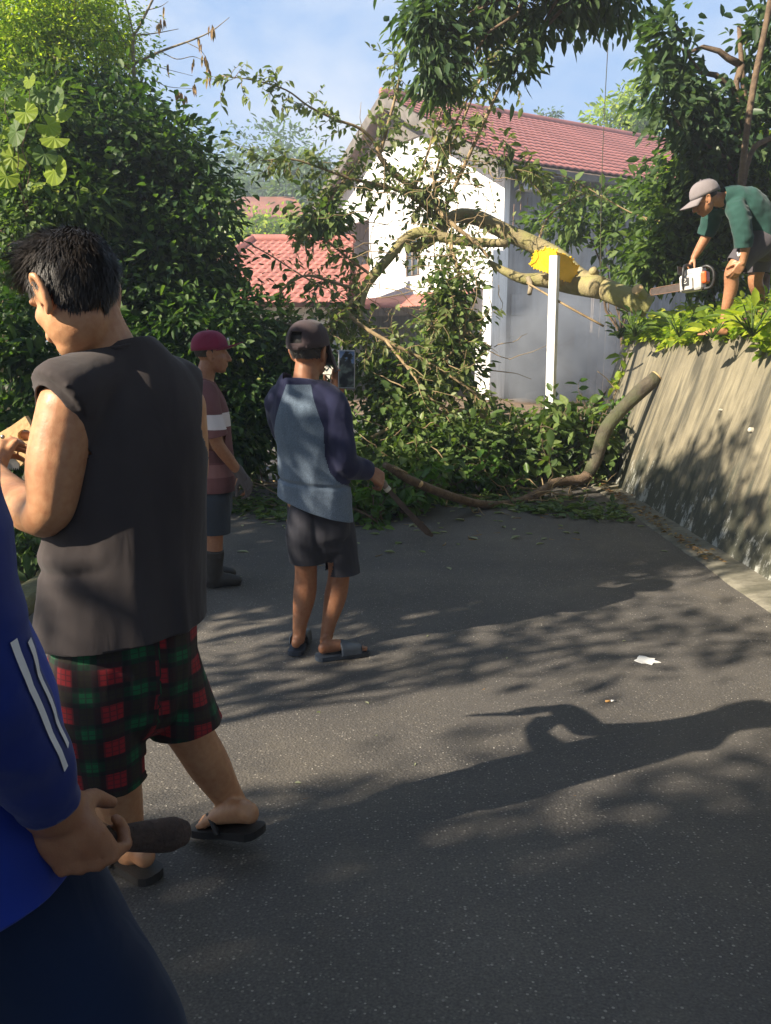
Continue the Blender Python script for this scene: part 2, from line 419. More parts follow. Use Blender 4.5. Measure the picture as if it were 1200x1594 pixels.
# ================================================================== materials of the setting
def asphalt():
    m, n, b, o = nodes_of('asphalt'); co = coords(n)
    big = N(n, 'TexNoise', Scale=0.9, Detail=6.0); n.links.new(co, big.inputs['Vector'])
    col = ramp(n, big.outputs['Fac'], [(0.3, (0.066, 0.062, 0.059)), (0.7, (0.108, 0.099, 0.089))])
    gr = N(n, 'TexNoise', Scale=160.0, Detail=3.0); n.links.new(co, gr.inputs['Vector'])
    col = mixc(n, 0.7, col, ramp(n, gr.outputs['Fac'], [(0.3, (.55, .55, .55)), (0.7, (1.5, 1.45, 1.4))]), 'MULTIPLY')
    vo = N(n, 'TexVoronoi', Scale=105.0, Randomness=1.0); n.links.new(co, vo.inputs['Vector'])
    sep = n.nodes.new('ShaderNodeSeparateColor'); n.links.new(vo.outputs['Color'], sep.inputs[0])
    inside = math_(n, 'LESS_THAN', vo.outputs['Distance'], 0.36)
    pick = math_(n, 'GREATER_THAN', sep.outputs[0], 0.62)
    stone = ramp(n, sep.outputs[1], [(0.0, (0.09, 0.083, 0.075)), (0.75, (0.17, 0.155, 0.135)), (1.0, (0.33, 0.30, 0.26))])
    col = mixc(n, math_(n, 'MULTIPLY', inside, pick), col, stone)
    v2 = N(n, 'TexVoronoi', Scale=34.0); n.links.new(co, v2.inputs['Vector']); s2 = n.nodes.new('ShaderNodeSeparateColor'); n.links.new(v2.outputs['Color'], s2.inputs[0])
    f2 = math_(n, 'MULTIPLY', math_(n, 'LESS_THAN', v2.outputs['Distance'], 0.14), math_(n, 'GREATER_THAN', s2.outputs[0], 0.86))
    col = mixc(n, math_(n, 'MULTIPLY', f2, .6), col, (0.17, 0.16, 0.145))
    # dust near the right-hand edge and patchy wear
    d = N(n, 'TexNoise', Scale=2.6, Detail=8.0, Roughness=0.7); n.links.new(co, d.inputs['Vector'])
    col = mixc(n, math_(n, 'MULTIPLY', ramp(n, d.outputs['Fac'], [(0.5, (0, 0, 0)), (0.75, (1, 1, 1))]), 0.4), col, (0.16, 0.138, 0.108))
    n.links.new(col, b.inputs['Base Color']); b.inputs['Roughness'].default_value = 0.72; b.inputs['Specular IOR Level'].default_value = 0.35
    pt = N(n, 'TexNoise', Scale=0.45, Detail=3.0, Distortion=1.2); n.links.new(co, pt.inputs['Vector']); col = mixc(n, 0.8, col, ramp(n, pt.outputs['Fac'], [(.40, (.78, .79, .82)), (.60, (1.12, 1.1, 1.06))]), 'MULTIPLY')
    n.links.new(col, b.inputs['Base Color'])
    h = math_(n, 'ADD', math_(n, 'MULTIPLY', math_(n, 'SUBTRACT', 1.0, vo.outputs['Distance']), 1.0), gr.outputs['Fac'])
    b1 = bump(n, None, h, 0.55, 0.003); bump(n, b, d.outputs['Fac'], 0.12, 0.02, b1)
asphalt()
def concrete(name, c1, c2, streak, stain=0.5, top=None):
    m, n, b, o = nodes_of(name); co = coords(n)
    t = N(n, 'TexNoise', Scale=2.2, Detail=9.0, Roughness=0.65); n.links.new(co, t.inputs['Vector'])
    col = ramp(n, t.outputs['Fac'], [(0.3, c1), (0.7, c2)])
    st = N(n, 'TexNoise', Scale=1.0, Detail=6.0, Roughness=0.6); n.links.new(coords(n, (3, 6.5, 0.38)), st.inputs['Vector'])
    col = mixc(n, math_(n, 'MULTIPLY', ramp(n, st.outputs['Fac'], [(0.46, (0, 0, 0)), (0.60, (1, 1, 1))]), stain), col, streak)
    st2 = N(n, 'TexNoise', Scale=1.0, Detail=7.0, Roughness=0.65); n.links.new(coords(n, (11, 24, 1.0)), st2.inputs['Vector'])
    col = mixc(n, 0.55, col, ramp(n, st2.outputs['Fac'], [(0.32, (.55, .55, .52)), (0.62, (1.2, 1.2, 1.2))]), 'MULTIPLY')
    if top:   # lime and algae growing at the foot of the wall
        sp = n.nodes.new('ShaderNodeSeparateXYZ'); n.links.new(co, sp.inputs[0])
        k = N(n, 'TexNoise', Scale=3.4, Detail=8.0, Roughness=0.7); n.links.new(coords(n, (1, 1.3, .6)), k.inputs['Vector'])
        f = math_(n, 'SUBTRACT', math_(n, 'MULTIPLY', k.outputs['Fac'], 1.7), math_(n, 'MULTIPLY', sp.outputs[2], 0.85))
        col = mixc(n, ramp(n, f, [(0.36, (0, 0, 0)), (0.62, (.85, .85, .85))]), col, top)
        k2 = N(n, 'TexNoise', Scale=9.0, Detail=9.0, Roughness=0.75); n.links.new(coords(n, (1, 1, .45)), k2.inputs['Vector'])
        f2 = math_(n, 'SUBTRACT', k2.outputs['Fac'], math_(n, 'MULTIPLY', sp.outputs[2], 0.22))
        col = mixc(n, ramp(n, f2, [(0.50, (0, 0, 0)), (0.56, (.75, .75, .75))]), col, (0.42, 0.42, 0.38))
    n.links.new(col, b.inputs['Base Color']); b.inputs['Roughness'].default_value = 0.85
    g = N(n, 'TexNoise', Scale=48.0, Detail=8.0, Roughness=0.7); n.links.new(co, g.inputs['Vector'])
    b1 = bump(n, None, st2.outputs['Fac'], 0.35, 0.012); bump(n, b, g.outputs['Fac'], 0.45, 0.006, b1)
    return m
concrete('wall_concrete', (0.15, 0.13, 0.088), (0.26, 0.225, 0.150), (0.060, 0.056, 0.042), 0.85, (0.042, 0.046, 0.032))
concrete('kerb_concrete', (0.13, 0.12, 0.09), (0.22, 0.20, 0.155), (0.07, 0.066, 0.045), 0.7)
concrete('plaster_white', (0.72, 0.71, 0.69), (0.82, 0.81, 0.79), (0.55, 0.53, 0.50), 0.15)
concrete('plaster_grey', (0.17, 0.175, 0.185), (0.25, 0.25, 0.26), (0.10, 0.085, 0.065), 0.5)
concrete('plaster_cream', (0.60, 0.55, 0.45), (0.74, 0.69, 0.58), (0.35, 0.30, 0.22), 0.3)
plain('soil', (0.16, 0.105, 0.06), 0.95, 0.4, 3.0, 0.8, 25.0, 0.03)
plain('earth_grass', (0.10, 0.095, 0.045), 0.95, 0.5, 2.0, 0.8, 30.0, 0.03)
plain('moss_stone', (0.13, 0.12, 0.05), 0.95, 0.5, 5.0, 0.9, 30.0, 0.02)
def tilem(name, c):
    m, n, b, o = nodes_of(name); co = coords(n)
    t = N(n, 'TexNoise', Scale=1.3, Detail=7.0); n.links.new(co, t.inputs['Vector'])
    col = ramp(n, t.outputs['Fac'], [(0.3, dim(c, 0.75)), (0.7, dim(c, 1.2))])
    n.links.new(col, b.inputs['Base Color']); b.inputs['Roughness'].default_value = 0.6
tilem('tile_red', (0.28, 0.105, 0.088)); tilem('tile_salmon', (0.38, 0.140, 0.105)); tilem('tile_brown', (0.24, 0.10, 0.065))
plain('fascia_wood', (0.13, 0.115, 0.10), 0.8, 0.35, 4.0, 0.4, 40.0)
plain('soffit', (0.15, 0.10, 0.06), 0.85, 0.3, 4.0)
plain('dark_inside', (0.03, 0.026, 0.022), 0.9, 0.3)
plain('white_paint', (0.74, 0.73, 0.71), 0.5, 0.16, 9.0, 0.15, 90.0)
plain('yellow_paint', (0.80, 0.46, 0.005), 0.42, 0.08, 14.0, 0.2, 60.0)
plain('door_white', (0.68, 0.68, 0.66), 0.5, 0.1)
plain('wood_grey', (0.23, 0.18, 0.14), 0.85, 0.4, 8.0, 0.4, 40.0)
plain('steel', (0.30, 0.28, 0.26), 0.35, 0.35, 18.0, 0.2, 80.0, metallic=0.9)
plain('rust', (0.16, 0.09, 0.055), 0.75, 0.4, 20.0, 0.4, 80.0)
def glassm():
    m, n, b, o = nodes_of('window_glass'); b.inputs['Base Color'].default_value = (0.05, 0.06, 0.07, 1); b.inputs['Roughness'].default_value = 0.08
    b.inputs['Specular IOR Level'].default_value = 0.8
glassm()
LF = leafm
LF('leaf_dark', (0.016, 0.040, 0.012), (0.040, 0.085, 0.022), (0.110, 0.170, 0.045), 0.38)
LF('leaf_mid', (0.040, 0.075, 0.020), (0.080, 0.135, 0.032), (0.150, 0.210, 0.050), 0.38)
LF('leaf_fallen', (0.075, 0.105, 0.034), (0.145, 0.185, 0.060), (0.240, 0.265, 0.105), 0.34, 0.45, 0.12)
LF('leaf_heap', (0.045, 0.080, 0.024), (0.090, 0.145, 0.040), (0.170, 0.220, 0.070), 0.32, 0.4)
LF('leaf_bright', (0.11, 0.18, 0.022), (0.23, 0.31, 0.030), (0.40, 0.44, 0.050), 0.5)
LF('leaf_lime', (0.13, 0.21, 0.02), (0.25, 0.34, 0.03), (0.42, 0.46, 0.05), 0.5)
LF('leaf_far', (0.055, 0.10, 0.040), (0.085, 0.145, 0.052), (0.14, 0.20, 0.075), 0.3)
LF('leaf_purple', (0.08, 0.025, 0.05), (0.16, 0.06, 0.10), (0.26, 0.14, 0.18), 0.3, yellow=0)
LF('leaf_dry', (0.12, 0.06, 0.03), (0.22, 0.13, 0.06), (0.35, 0.24, 0.11), 0.25, 0.7, yellow=0)
LF('leaf_litter', (0.10, 0.13, 0.06), (0.24, 0.26, 0.16), (0.42, 0.40, 0.28), 0.2, 0.6, yellow=0)
barkm('bark_pale', (0.12, 0.095, 0.06), (0.33, 0.27, 0.18), 8.0, 0.6)
barkm('bark_log', (0.18, 0.145, 0.07), (0.38, 0.31, 0.16), 7.0, 0.9, (0.26, 0.24, 0.085))
barkm('bark_dark', (0.028, 0.022, 0.015), (0.11, 0.09, 0.06), 8.0, 0.9, (0.07, 0.075, 0.035))
barkm('bark_twig', (0.17, 0.11, 0.055), (0.38, 0.28, 0.15), 12.0, 0.4)
barkm('bark_brown', (0.07, 0.045, 0.03), (0.20, 0.135, 0.08), 14.0, 0.7)
plain('cut_wood', (0.62, 0.42, 0.20), 0.8, 0.2, 30.0, 0.5, 120.0)

# ================================================================== ground, road, kerb
def strip(name, xs, ys, zf, mat, kind='structure', smooth=True):
    v = [(x, y, zf(x, y)) for y in ys for x in xs]; nx = len(xs)
    f = [(j * nx + i, j * nx + i + 1, (j + 1) * nx + i + 1, (j + 1) * nx + i) for j in range(len(ys) - 1) for i in range(nx - 1)]
    o = link(name, mesh(name, v, f, smooth), mat); o['kind'] = kind; return o
far = [-300, -120, -50, -20, -12]
ys = far + list(np.arange(-8, 24.1, 0.4)) + [30, 45, 80, 160, 400, 900]
xs = [-600, -200, -60, -25] + list(np.arange(-14, 14.1, 0.7)) + [25, 60, 200, 600]
def ground_z(x, y):
    z = gz(max(y, -12)) - 0.03
    if -14 < x < 14 and -8 < y < 24: z += (noise.noise(Vector((x * .7, y * .7, 3))) * 0.02 - .01)
    if x < -2.6: z += min(0.35, (-2.6 - x) * 0.10)
    return z
strip('ground', xs, ys, ground_z, 'earth_grass')
rys = list(np.arange(-12, 17.01, 0.25)); 
def road_z(x, y): return gz(y) + 0.006 * noise.noise(Vector((x * 1.3, y * 1.3, 0))) + 0.012
strip('road', list(np.linspace(-2.05, 2.26, 20)), rys, road_z, 'asphalt')
# earth yard in front of the white house
yard = strip('yard_path', list(np.linspace(-4, 9, 14)), list(np.linspace(17.2, 26.5, 12)), lambda x, y: 0.012 + 0.02 * noise.noise(Vector((x, y, 5))), 'soil')
# concrete drain edge along the wall
WB = [(2.47, -8.0), (2.47, -2.0), (2.46, 2.0), (2.46, 5.0), (2.44, 8.2), (2.60, 10.0), (3.02, 12.0)]
def wall_x(y):
    for (x0, y0), (x1, y1) in zip(WB, WB[1:]):
        if y <= y1: return x0 + (x1 - x0) * (y - y0) / (y1 - y0)
    return WB[-1][0]
kys = list(np.arange(-8, 12.01, 0.25))
kv = []; kf = []
for y in kys:
    e = wall_x(y); rag = 0.025 * noise.noise(Vector((y * 2.1, 0, 0))) + .012 * noise.noise(Vector((y * 9, 0, 0)))
    z = gz(y)
    kv += [(2.235 + rag + max(0, e - 2.47) , y, z - .03), (2.235 + rag + max(0, e - 2.47), y, z + 0.020), (2.29 + max(0, e - 2.47), y, z + 0.030), (e + .08, y, z + 0.045 + .01 * noise.noise(Vector((y * 5, 3, 0))))]
for j in range(len(kys) - 1):
    for i in range(3): kf.append((j * 4 + i, j * 4 + i + 1, j * 4 + 5 + i, j * 4 + 4 + i))
o = link('kerb', fixn(mesh('kerb', kv, kf, True)), 'kerb_concrete'); o['kind'] = 'structure'

# ================================================================== leaning retaining wall and the bank behind it
ZT = 1.63
def top_off(y): return 0.50 if y < 8 else 0.50 - (y - 8) / 4 * 0.14
wys = list(np.arange(-8, 12.001, 0.08)); nzr = 20
wv = []; wf = []
for y in wys:
    bx = wall_x(y); zb = gz(y) - .05
    for k in range(nzr + 1):
        t = k / nzr; z = zb + (ZT - zb) * t
        tt = (z + .05) / (ZT + .05)
        x = bx + top_off(y) * tt
        d = 0.010 * noise.noise(Vector((y * 1.1, z * .6, 7))) + .006 * noise.noise(Vector((y * 7, z * 1.2, 1)))
        for jy in (10.55, 6.4, 2.6, -1.2):
            if abs(y - jy - .10 * tt) < .045: d += .05 if jy > 10 else .012
        yy = y - (max(0, y - 8) / 4) * 0.42 * tt
        wv.append((x + d, yy, z + (.02 * noise.noise(Vector((y * 2, 0, 4))) if k == nzr else 0)))
for j in range(len(wys) - 1):
    for k in range(nzr):
        a = j * (nzr + 1) + k; wf.append((a, a + 1, a + nzr + 2, a + nzr + 1))
base = len(wv); J = len(wys) - 1
# coping strip and end face
for j, y in enumerate(wys):
    p = wv[j * (nzr + 1) + nzr]; wv.append((p[0] + .28, p[1] + (.05 if j == J else 0), p[2] + .01))
for j in range(J):
    a = j * (nzr + 1) + nzr; wf.append((a, base + j, base + j + 1, a + nzr + 1))
eb = len(wv)
for k in range(nzr + 1):
    p = wv[J * (nzr + 1) + k]; wv.append((p[0] + .9, p[1] + .5, p[2]))
for k in range(nzr): wf.append((J * (nzr + 1) + k, J * (nzr + 1) + k + 1, eb + k + 1, eb + k))
wall = link('retaining_wall', mesh('retaining_wall', wv, wf, True), 'wall_concrete')
tag(wall, 'leaning streaked concrete retaining wall along the right side of the road', 'retaining wall')
# two weep holes of white pipe on the wall
for px, py in ((1172, 669), (1124, 638)):
    yy = 5.55 if px > 1150 else 6.35
    for _ in range(20):
        p = P(px, py, yy); tx = wall_x(yy) + top_off(yy) * (p.z + .05) / (ZT + .05); yy += (tx - p.x) * 1.2
    r = .020 if px > 1150 else .010
    s = Sculpt(); s.tube([p + Vector((.05, 0, -.01)), p + Vector((-.02, 0, .0))], [r * 1.1, r], (0, 0, 1), 2, 12, (False, True))
    tag(link('drain_stub', s.raw('drain_stub'), 'plaster_cream', wall))
def bank_z(x, y):
    e = wall_x(y) + top_off(y)
    d = max(0, x - e - .05)
    return ZT - 0.03 + min(1.6, d * 0.22) + 0.05 * noise.noise(Vector((x * 1.5, y * 1.5, 2))) - (max(0, y - 11.3) * .45)
bx = list(np.linspace(0, 10, 26)); bv = []; bf = []
bys = list(np.arange(-8, 15.1, 0.5))
for y in bys:
    e = wall_x(min(y, 12)) + top_off(min(y, 12)) + .04
    for x in bx: bv.append((e + x, y - (max(0, min(y, 12) - 8) / 4) * .42, bank_z(e + x, y) - (.02 if x == 0 else 0)))
nb = len(bx)
for j in range(len(bys) - 1):
    for i in range(nb - 1): bf.append((j * nb + i, j * nb + i + 1, (j + 1) * nb + i + 1, (j + 1) * nb + i))
o = link('bank', mesh('bank', bv, bf, True), 'soil'); o['kind'] = 'structure'
# mossy kerb stones on the left edge of the road
for i, y in enumerate(np.arange(2, 11, 1.0)):
    z = gz(y) + .02
    s = Sculpt(); s.tube([(-2.17, y + .02, z + .0), (-2.17, y + .97, gz(y + 1) + .0)], [(.11, .09)], (1, 0, 0), 4, 12, (False, False), 4.0)
    me = s.raw('kerb_stone'); shift(me, lambda c: .012 * noise.noise(c * 9))
    o = link('kerb_stone', me, 'moss_stone')
    tag(o, 'mossy concrete kerb stone along the left edge of the road', 'kerb stone', 'kerb stones on the left edge')

# ================================================================== tiled roofs
def course_mesh(name, length, depth, lift, wave=0.25, amp=0.022, thickness=.022):
    """one course of wavy roof tiles: runs along +x, slopes along +y (downhill), its lower edge standing proud"""
    n = int(length / wave * 6); v = []; f = []
    for i in range(n + 1):
        x = length * i / n; h = amp * (math.sin(2 * math.pi * x / wave) * .75 + .25 * math.sin(4 * math.pi * x / wave))
        for y, z in ((0, 0), (depth * .5, lift * .5), (depth, lift), (depth + .004, lift - thickness - .02)): v.append((x, y, z + h))
    for i in range(n):
        for k in range(3): f.append((i * 4 + k, i * 4 + 4 + k, i * 4 + 5 + k, i * 4 + 1 + k))
    return mesh(name, v, f, True)
def roof_slope(parent, ridge0, along, down, length, slope_len, depth, mat, lift=.035, wave=.25, clip=None):
    along = Vector(along).normalized(); down = Vector(down).normalized(); nrm = along.cross(down).normalized()
    if nrm.z < 0: nrm = -nrm
    me = course_mesh('tile_course', length, depth * 1.04, lift, wave); me.materials.append(MATS[mat])
    k = 0; n = int(slope_len / depth)
    for i in range(n):
        o = bpy.data.objects.new('tile_course', me); COL.objects.link(o); o.parent = parent
        M = Matrix((( along.x, down.x, nrm.x, 0), (along.y, down.y, nrm.y, 0), (along.z, down.z, nrm.z, 0), (0, 0, 0, 1)))
        M.translation = Vector(ridge0) + down * depth * i + nrm * .01
        o.matrix_parent_inverse = Matrix.Translation(-root_loc(parent)); o.matrix_basis = M

# ================================================================== two-storey white house
A = Vector((0.865, 0.50, 0)).normalized(); B = Vector((-A.y, A.x, 0))
R0 = Vector((3.06, 21.9, 0)); WID, LEN, EAVE, RISE = 10.6, 15.0, 6.05, 2.65
def H(a, b, z): return R0 + A * a + B * b + Vector((0, 0, z))
house = empty('white_house', R0, 'two-storey white plastered house with a red tiled gable roof behind the fallen tree', 'house')
def hbox(name, a0, a1, b0, b1, z0, z1, mat, parent=house, bevel=0.0):
    c = H((a0 + a1) / 2, (b0 + b1) / 2, (z0 + z1) / 2)
    return link(name, box_mesh(name, c, A * (a1 - a0) / 2, B * (b1 - b0) / 2, Vector((0, 0, (z1 - z0) / 2)), bevel), mat, parent)
# gable wall with real openings (porch, upper window, upper balcony opening on the left)
def wall_with_holes(name, b_edges, z_edges, holes, a0, a1, mat):
    parts = []
    bm = bmesh.new()
    for i in range(len(b_edges) - 1):
        for j in range(len(z_edges) - 1):
            bc, zc = (b_edges[i] + b_edges[i + 1]) / 2, (z_edges[j] + z_edges[j + 1]) / 2
            if any(h[0] < bc < h[1] and h[2] < zc < h[3] for h in holes): continue
            me = box_mesh('t', H((a0 + a1) / 2, bc, zc), A * (a1 - a0) / 2, B * (b_edges[i + 1] - b_edges[i]) / 2, Vector((0, 0, (z_edges[j + 1] - z_edges[j]) / 2)))
            bm.from_mesh(me); bpy.data.meshes.remove(me)
    bmesh.ops.remove_doubles(bm, verts=bm.verts, dist=.001)
    me = bpy.data.meshes.new(name); bm.to_mesh(me); bm.free(); return link(name, me, mat, house)
holes = [(1.1, 9.4, 0, 2.35), (4.05, 4.85, 3.5, 4.75), (7.2, 10.2, 3.3, 5.5)]
wall_with_holes('wall', [0, 1.1, 4.05, 4.85, 7.2, 9.4, 10.2, WID], [0.0, 2.35, 3.3, 3.5, 4.75, 5.5, EAVE], holes, 0, .18, 'plaster_white')
prism = [H(0.09, 0, EAVE), H(.09, WID, EAVE), H(.09, WID / 2, EAVE + RISE - .1)]
link('gable', prism_mesh('gable', prism, A, .18), 'plaster_white', house)
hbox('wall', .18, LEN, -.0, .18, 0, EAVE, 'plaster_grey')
hbox('wall', .18, LEN, WID - .18, WID, 0, EAVE, 'plaster_white')
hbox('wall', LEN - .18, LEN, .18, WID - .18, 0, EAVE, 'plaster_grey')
hbox('floor_slab', .18, LEN - .18, .18, WID - .18, 2.9, 3.05, 'plaster_grey')
hbox('inner_wall', 2.6, 2.75, .18, WID - .18, 0, 2.9, 'plaster_cream')
hbox('inner_wall', 3.2, 3.35, 6.9, WID - .18, 3.05, EAVE - .1, 'tile_brown')
wn = hbox('window', .02, .10, 4.08, 4.82, 3.53, 4.72, 'window_glass')
for bb in (4.10, 4.44, 4.78): hbox('frame', -.03, .05, bb - .03, bb + .03, 3.53, 4.72, 'wood_grey', wn)
hbox('balcony_rail', .04, .12, 7.25, 10.15, 3.3, 4.1, 'tile_brown')
dr = hbox('door', 2.54, 2.597, 5.2, 6.2, 0.02, 2.1, 'door_white')
hbox('door', 2.54, 2.597, 8.3, 9.2, 0.02, 2.1, 'door_white')
hbox('pillar', -.42, -.02, -.12, .26, 0, 3.85, 'plaster_white', house, .015)
hbox('pillar', -.40, -.02, 9.6, 9.95, 0, 2.4, 'plaster_white', house, .015)
# sheets leaning at the side wall, blocks, door leaf, rods and a lamp
for i in range(5): hbox('block', .30, .72, -.10, -.012, .55 * i + .02, .55 * i + .555, 'plaster_grey', house, .01)
hbox('side_door', 1.75, 2.6, -.05, .02, 0.02, 2.1, 'wood_grey')
for i in range(7): hbox('plank', 3.15 + i * .24, 3.36 + i * .24, -.16 - .02 * (i % 3), -.02 - .02 * (i % 2), 0.0, 2.9 + .25 * ((i * 7) % 4) / 4, 'wood_grey')
for i in range(6):
    a = .25 + .22 * i; tube_obj('rebar', [H(a, -.06, 4.1), H(a + .02, -.07, 5.0 + .1 * (i % 3))], [.012], 'rust', house, sub=1, seg=5)
s = Sculpt(); c = H(.5, -.25, 5.48); s.tube([c, c - Vector((0, 0, .05)), c - Vector((0, 0, .16))], [.05, .09, .28], (1, 0, 0), 3, 14, (True, False)); lamp = link('lamp', s.raw('lamp'), 'door_white', house)
tube_obj('bracket', [H(.5, 0.0, 5.6), H(.5, -.25, 5.55), c], [.018], 'steel', lamp, sub=2, seg=6)
# roof
OV, OE = 0.60, 0.55
sl = math.hypot(WID / 2 + OE, RISE * (WID / 2 + OE) / (WID / 2)); dz = RISE / (WID / 2)
rz = EAVE + RISE
roof_slope(house, H(-OV, WID / 2, rz + .12), A, -B - Vector((0, 0, dz)), LEN + 2 * OV, sl, .40, 'tile_red')
roof_slope(house, H(-OV, WID / 2, rz + .12), A, B - Vector((0, 0, dz)), LEN + 2 * OV, sl, .40, 'tile_red')
for sgn in (-1, 1):
    e0 = WID / 2 + sgn * (WID / 2 + OE); ez = rz - dz * (WID / 2 + OE)
    q = [H(-OV, WID / 2, rz + .06), H(-OV, e0, ez + .06), H(LEN + OV, e0, ez + .06), H(LEN + OV, WID / 2, rz + .06)]
    link('soffit', prism_mesh('soffit', q, Vector((0, 0, 1)), .03), 'soffit', house)
    q = [H(-OV - .02, WID / 2, rz + .10), H(-OV - .02, e0, ez + .10), H(-OV - .02, e0, ez - .26), H(-OV - .02, WID / 2, rz - .26)]
    link('rake_board', prism_mesh('rake_board', q, A, .05), 'fascia_wood', house)
    hbox('eave_board', -OV, LEN + OV, e0 - .02, e0 + .02, ez - .10, ez + .07, 'fascia_wood')
tube_obj('ridge_cap', [H(-OV, WID / 2, rz + .14), H(LEN + OV, WID / 2, rz + .14)], [(.14, .10)], 'tile_red', house, sub=30, seg=8)
# upper gable boarding, set back a little and darker
q = [H(-.03, 3.6, rz - 1.25), H(-.03, WID - 3.6, rz - 1.25), H(-.03, WID / 2, rz - .12)]
link('gable_boards', prism_mesh('gable_boards', q, A, .05), 'fascia_wood', house)
# lean-to porch roof over the ground floor
pr = empty('porch_roof', H(-.6, 5, 2.35), 'short faded red corrugated roof over the porch of the white house', 'roof')
for i in range(10):
    b0 = .75 + i * .82
    me = course_mesh('roof_sheet', .84, 1.55, .0, .14, .018, .004); me.materials.append(MATS['tile_salmon'])
    o = bpy.data.objects.new('roof_sheet', me); COL.objects.link(o); o.parent = pr; o.matrix_parent_inverse = Matrix.Translation(-pr.location)
    dn = (-A - Vector((0, 0, .30))).normalized(); nn = B.cross(dn); nn = -nn if nn.z < 0 else nn
    M = Matrix(((B.x, dn.x, nn.x, 0), (B.y, dn.y, nn.y, 0), (B.z, dn.z, nn.z, 0), (0, 0, 0, 1))); M.translation = H(-.02, b0, 2.95 + .004 * (i % 2)); o.matrix_basis = M
for b0 in (1.0, 3.6, 6.2, 8.8): tube_obj('rafter', [H(0.05, b0, 2.84), H(-1.45, b0, 2.40)], [.035], 'wood_grey', pr, sub=1, seg=6)

# ================================================================== low red-roofed house on the left
low = empty('low_house', Vector((-2.5, 22, 0)), 'low house with a salmon-red hipped tile roof behind the left trees', 'house')
ra, rb = P(393, 374, 25), P(640, 374, 25); ea, eb_ = P(262, 470, 20.6), P(660, 470, 20.6); rb.z = ra.z; eb_.z = ea.z
dn = Vector((0, ea.y - ra.y, ea.z - ra.z))
sl2 = dn.length
LX = -.95; n2 = 16; dep = sl2 / n2
for i in range(n2):                                   # courses widen towards the eave on the hipped end
    t = (i + 1) / n2; x0 = ra.x + (ea.x - ra.x) * t; x1 = LX
    me = course_mesh('tile_course', x1 - x0, dep * 1.04, .035, .22, .02); me.materials.append(MATS['tile_salmon'])
    o = bpy.data.objects.new('tile_course', me); COL.objects.link(o); o.parent = low; o.matrix_parent_inverse = Matrix.Translation(-low.location)
    d = dn.normalized(); nn = Vector((1, 0, 0)).cross(d); nn = -nn if nn.z < 0 else nn
    M = Matrix(((1, d.x, nn.x, 0), (0, d.y, nn.y, 0), (0, d.z, nn.z, 0), (0, 0, 0, 1))); M.translation = Vector((x0, ra.y, ra.z)) + d * dep * i; o.matrix_basis = M
q = [ra, ea, Vector((ea.x, 29.4, ea.z))]
link('hip_side', prism_mesh('hip_side', q, Vector((-.4, 0, 1)), .05), 'tile_salmon', low)
q = [ra + Vector((0, .02, -.02)), Vector((LX, ra.y + .02, ra.z - .02)), Vector((LX, 29.4, ea.z)), Vector((ea.x, 29.4, ea.z))]
link('back_slope', prism_mesh('back_slope', q, Vector((0, .4, 1)), .05), 'tile_salmon', low)
tube_obj('ridge_cap', [ra + Vector((0, 0, .04)), Vector((LX, ra.y, ra.z + .04))], [(.13, .09)], 'tile_salmon', low, sub=20, seg=8)
tube_obj('hip_cap', [ra + Vector((0, 0, .04)), ea + Vector((0, 0, .06))], [(.13, .09)], 'tile_salmon', low, sub=20, seg=8)
link('wall', box_mesh('wall', ((ea.x + LX) / 2 + .1, 25, ea.z / 2 - .05), ((LX - ea.x) / 2 - .4, 0, 0), (0, 3.7, 0), (0, 0, ea.z / 2 - .05)), 'plaster_cream', low)
for x in (-5.2, -3.6, -1.6): 
    wd = link('window', box_mesh('window', (x, 21.29, 1.45), (.45, 0, 0), (0, .03, 0), (0, 0, .5)), 'window_glass', low)
    link('frame', box_mesh('frame', (x, 21.25, 1.45), (.03, 0, 0), (0, .02, 0), (0, 0, .5)), 'door_white', wd)
link('door', box_mesh('door', (-2.5, 21.28, 1.0), (.45, 0, 0), (0, .03, 0), (0, 0, 1.0)), 'door_white', low)

# ================================================================== small far houses and far trees
def far_house(name, px, py, Y, wx, wy, h, rise, wall_m, roof_m, label):
    p = P(px, py, Y); e = empty(name, Vector((p.x, Y, 0)), label, 'house'); z1 = p.z; z0 = z1 - h
    link('wall', box_mesh('wall', (p.x, Y + wy / 2, (z0 + z1) / 2 - 2), (wx / 2, 0, 0), (0, wy / 2, 0), (0, 0, h / 2 + 2)), wall_m, e)
    q = [(p.x - wx / 2 - .4, Y - .5, z1 - .1), (p.x + wx / 2 + .4, Y - .5, z1 - .1), (p.x + wx / 2 - .6 * rise, Y + wy / 2, z1 + rise), (p.x - wx / 2 + .6 * rise, Y + wy / 2, z1 + rise)]
    r = link('roof', prism_mesh('roof', [Vector(a) for a in q], (0, -.4, 1), .12), roof_m, e)
    q = [(p.x - wx / 2 - .4, Y + wy + .5, z1 - .1), (p.x + wx / 2 + .4, Y + wy + .5, z1 - .1), q[2], q[3]]
    link('roof', prism_mesh('roof', [Vector(a) for a in q], (0, .4, 1), .12), roof_m, e)
    for i in range(3): link('window', box_mesh('window', (p.x - wx / 3 + i * wx / 3, Y - .03, z1 - h * .45), (wx * .07, 0, 0), (0, .04, 0), (0, 0, h * .2)), 'window_glass', e)
    return e
far_house('far_house', 408, 338, 46, 4.6, 5, 2.2, 1.4, 'plaster_cream', 'tile_brown', 'tiny far house with a brown-orange tiled roof among the distant trees')
far_house('far_building', 360, 310, 62, 4.4, 5, 2.0, .25, 'white_paint', 'door_white', 'tiny far white flat building left of the distant tiled roof')
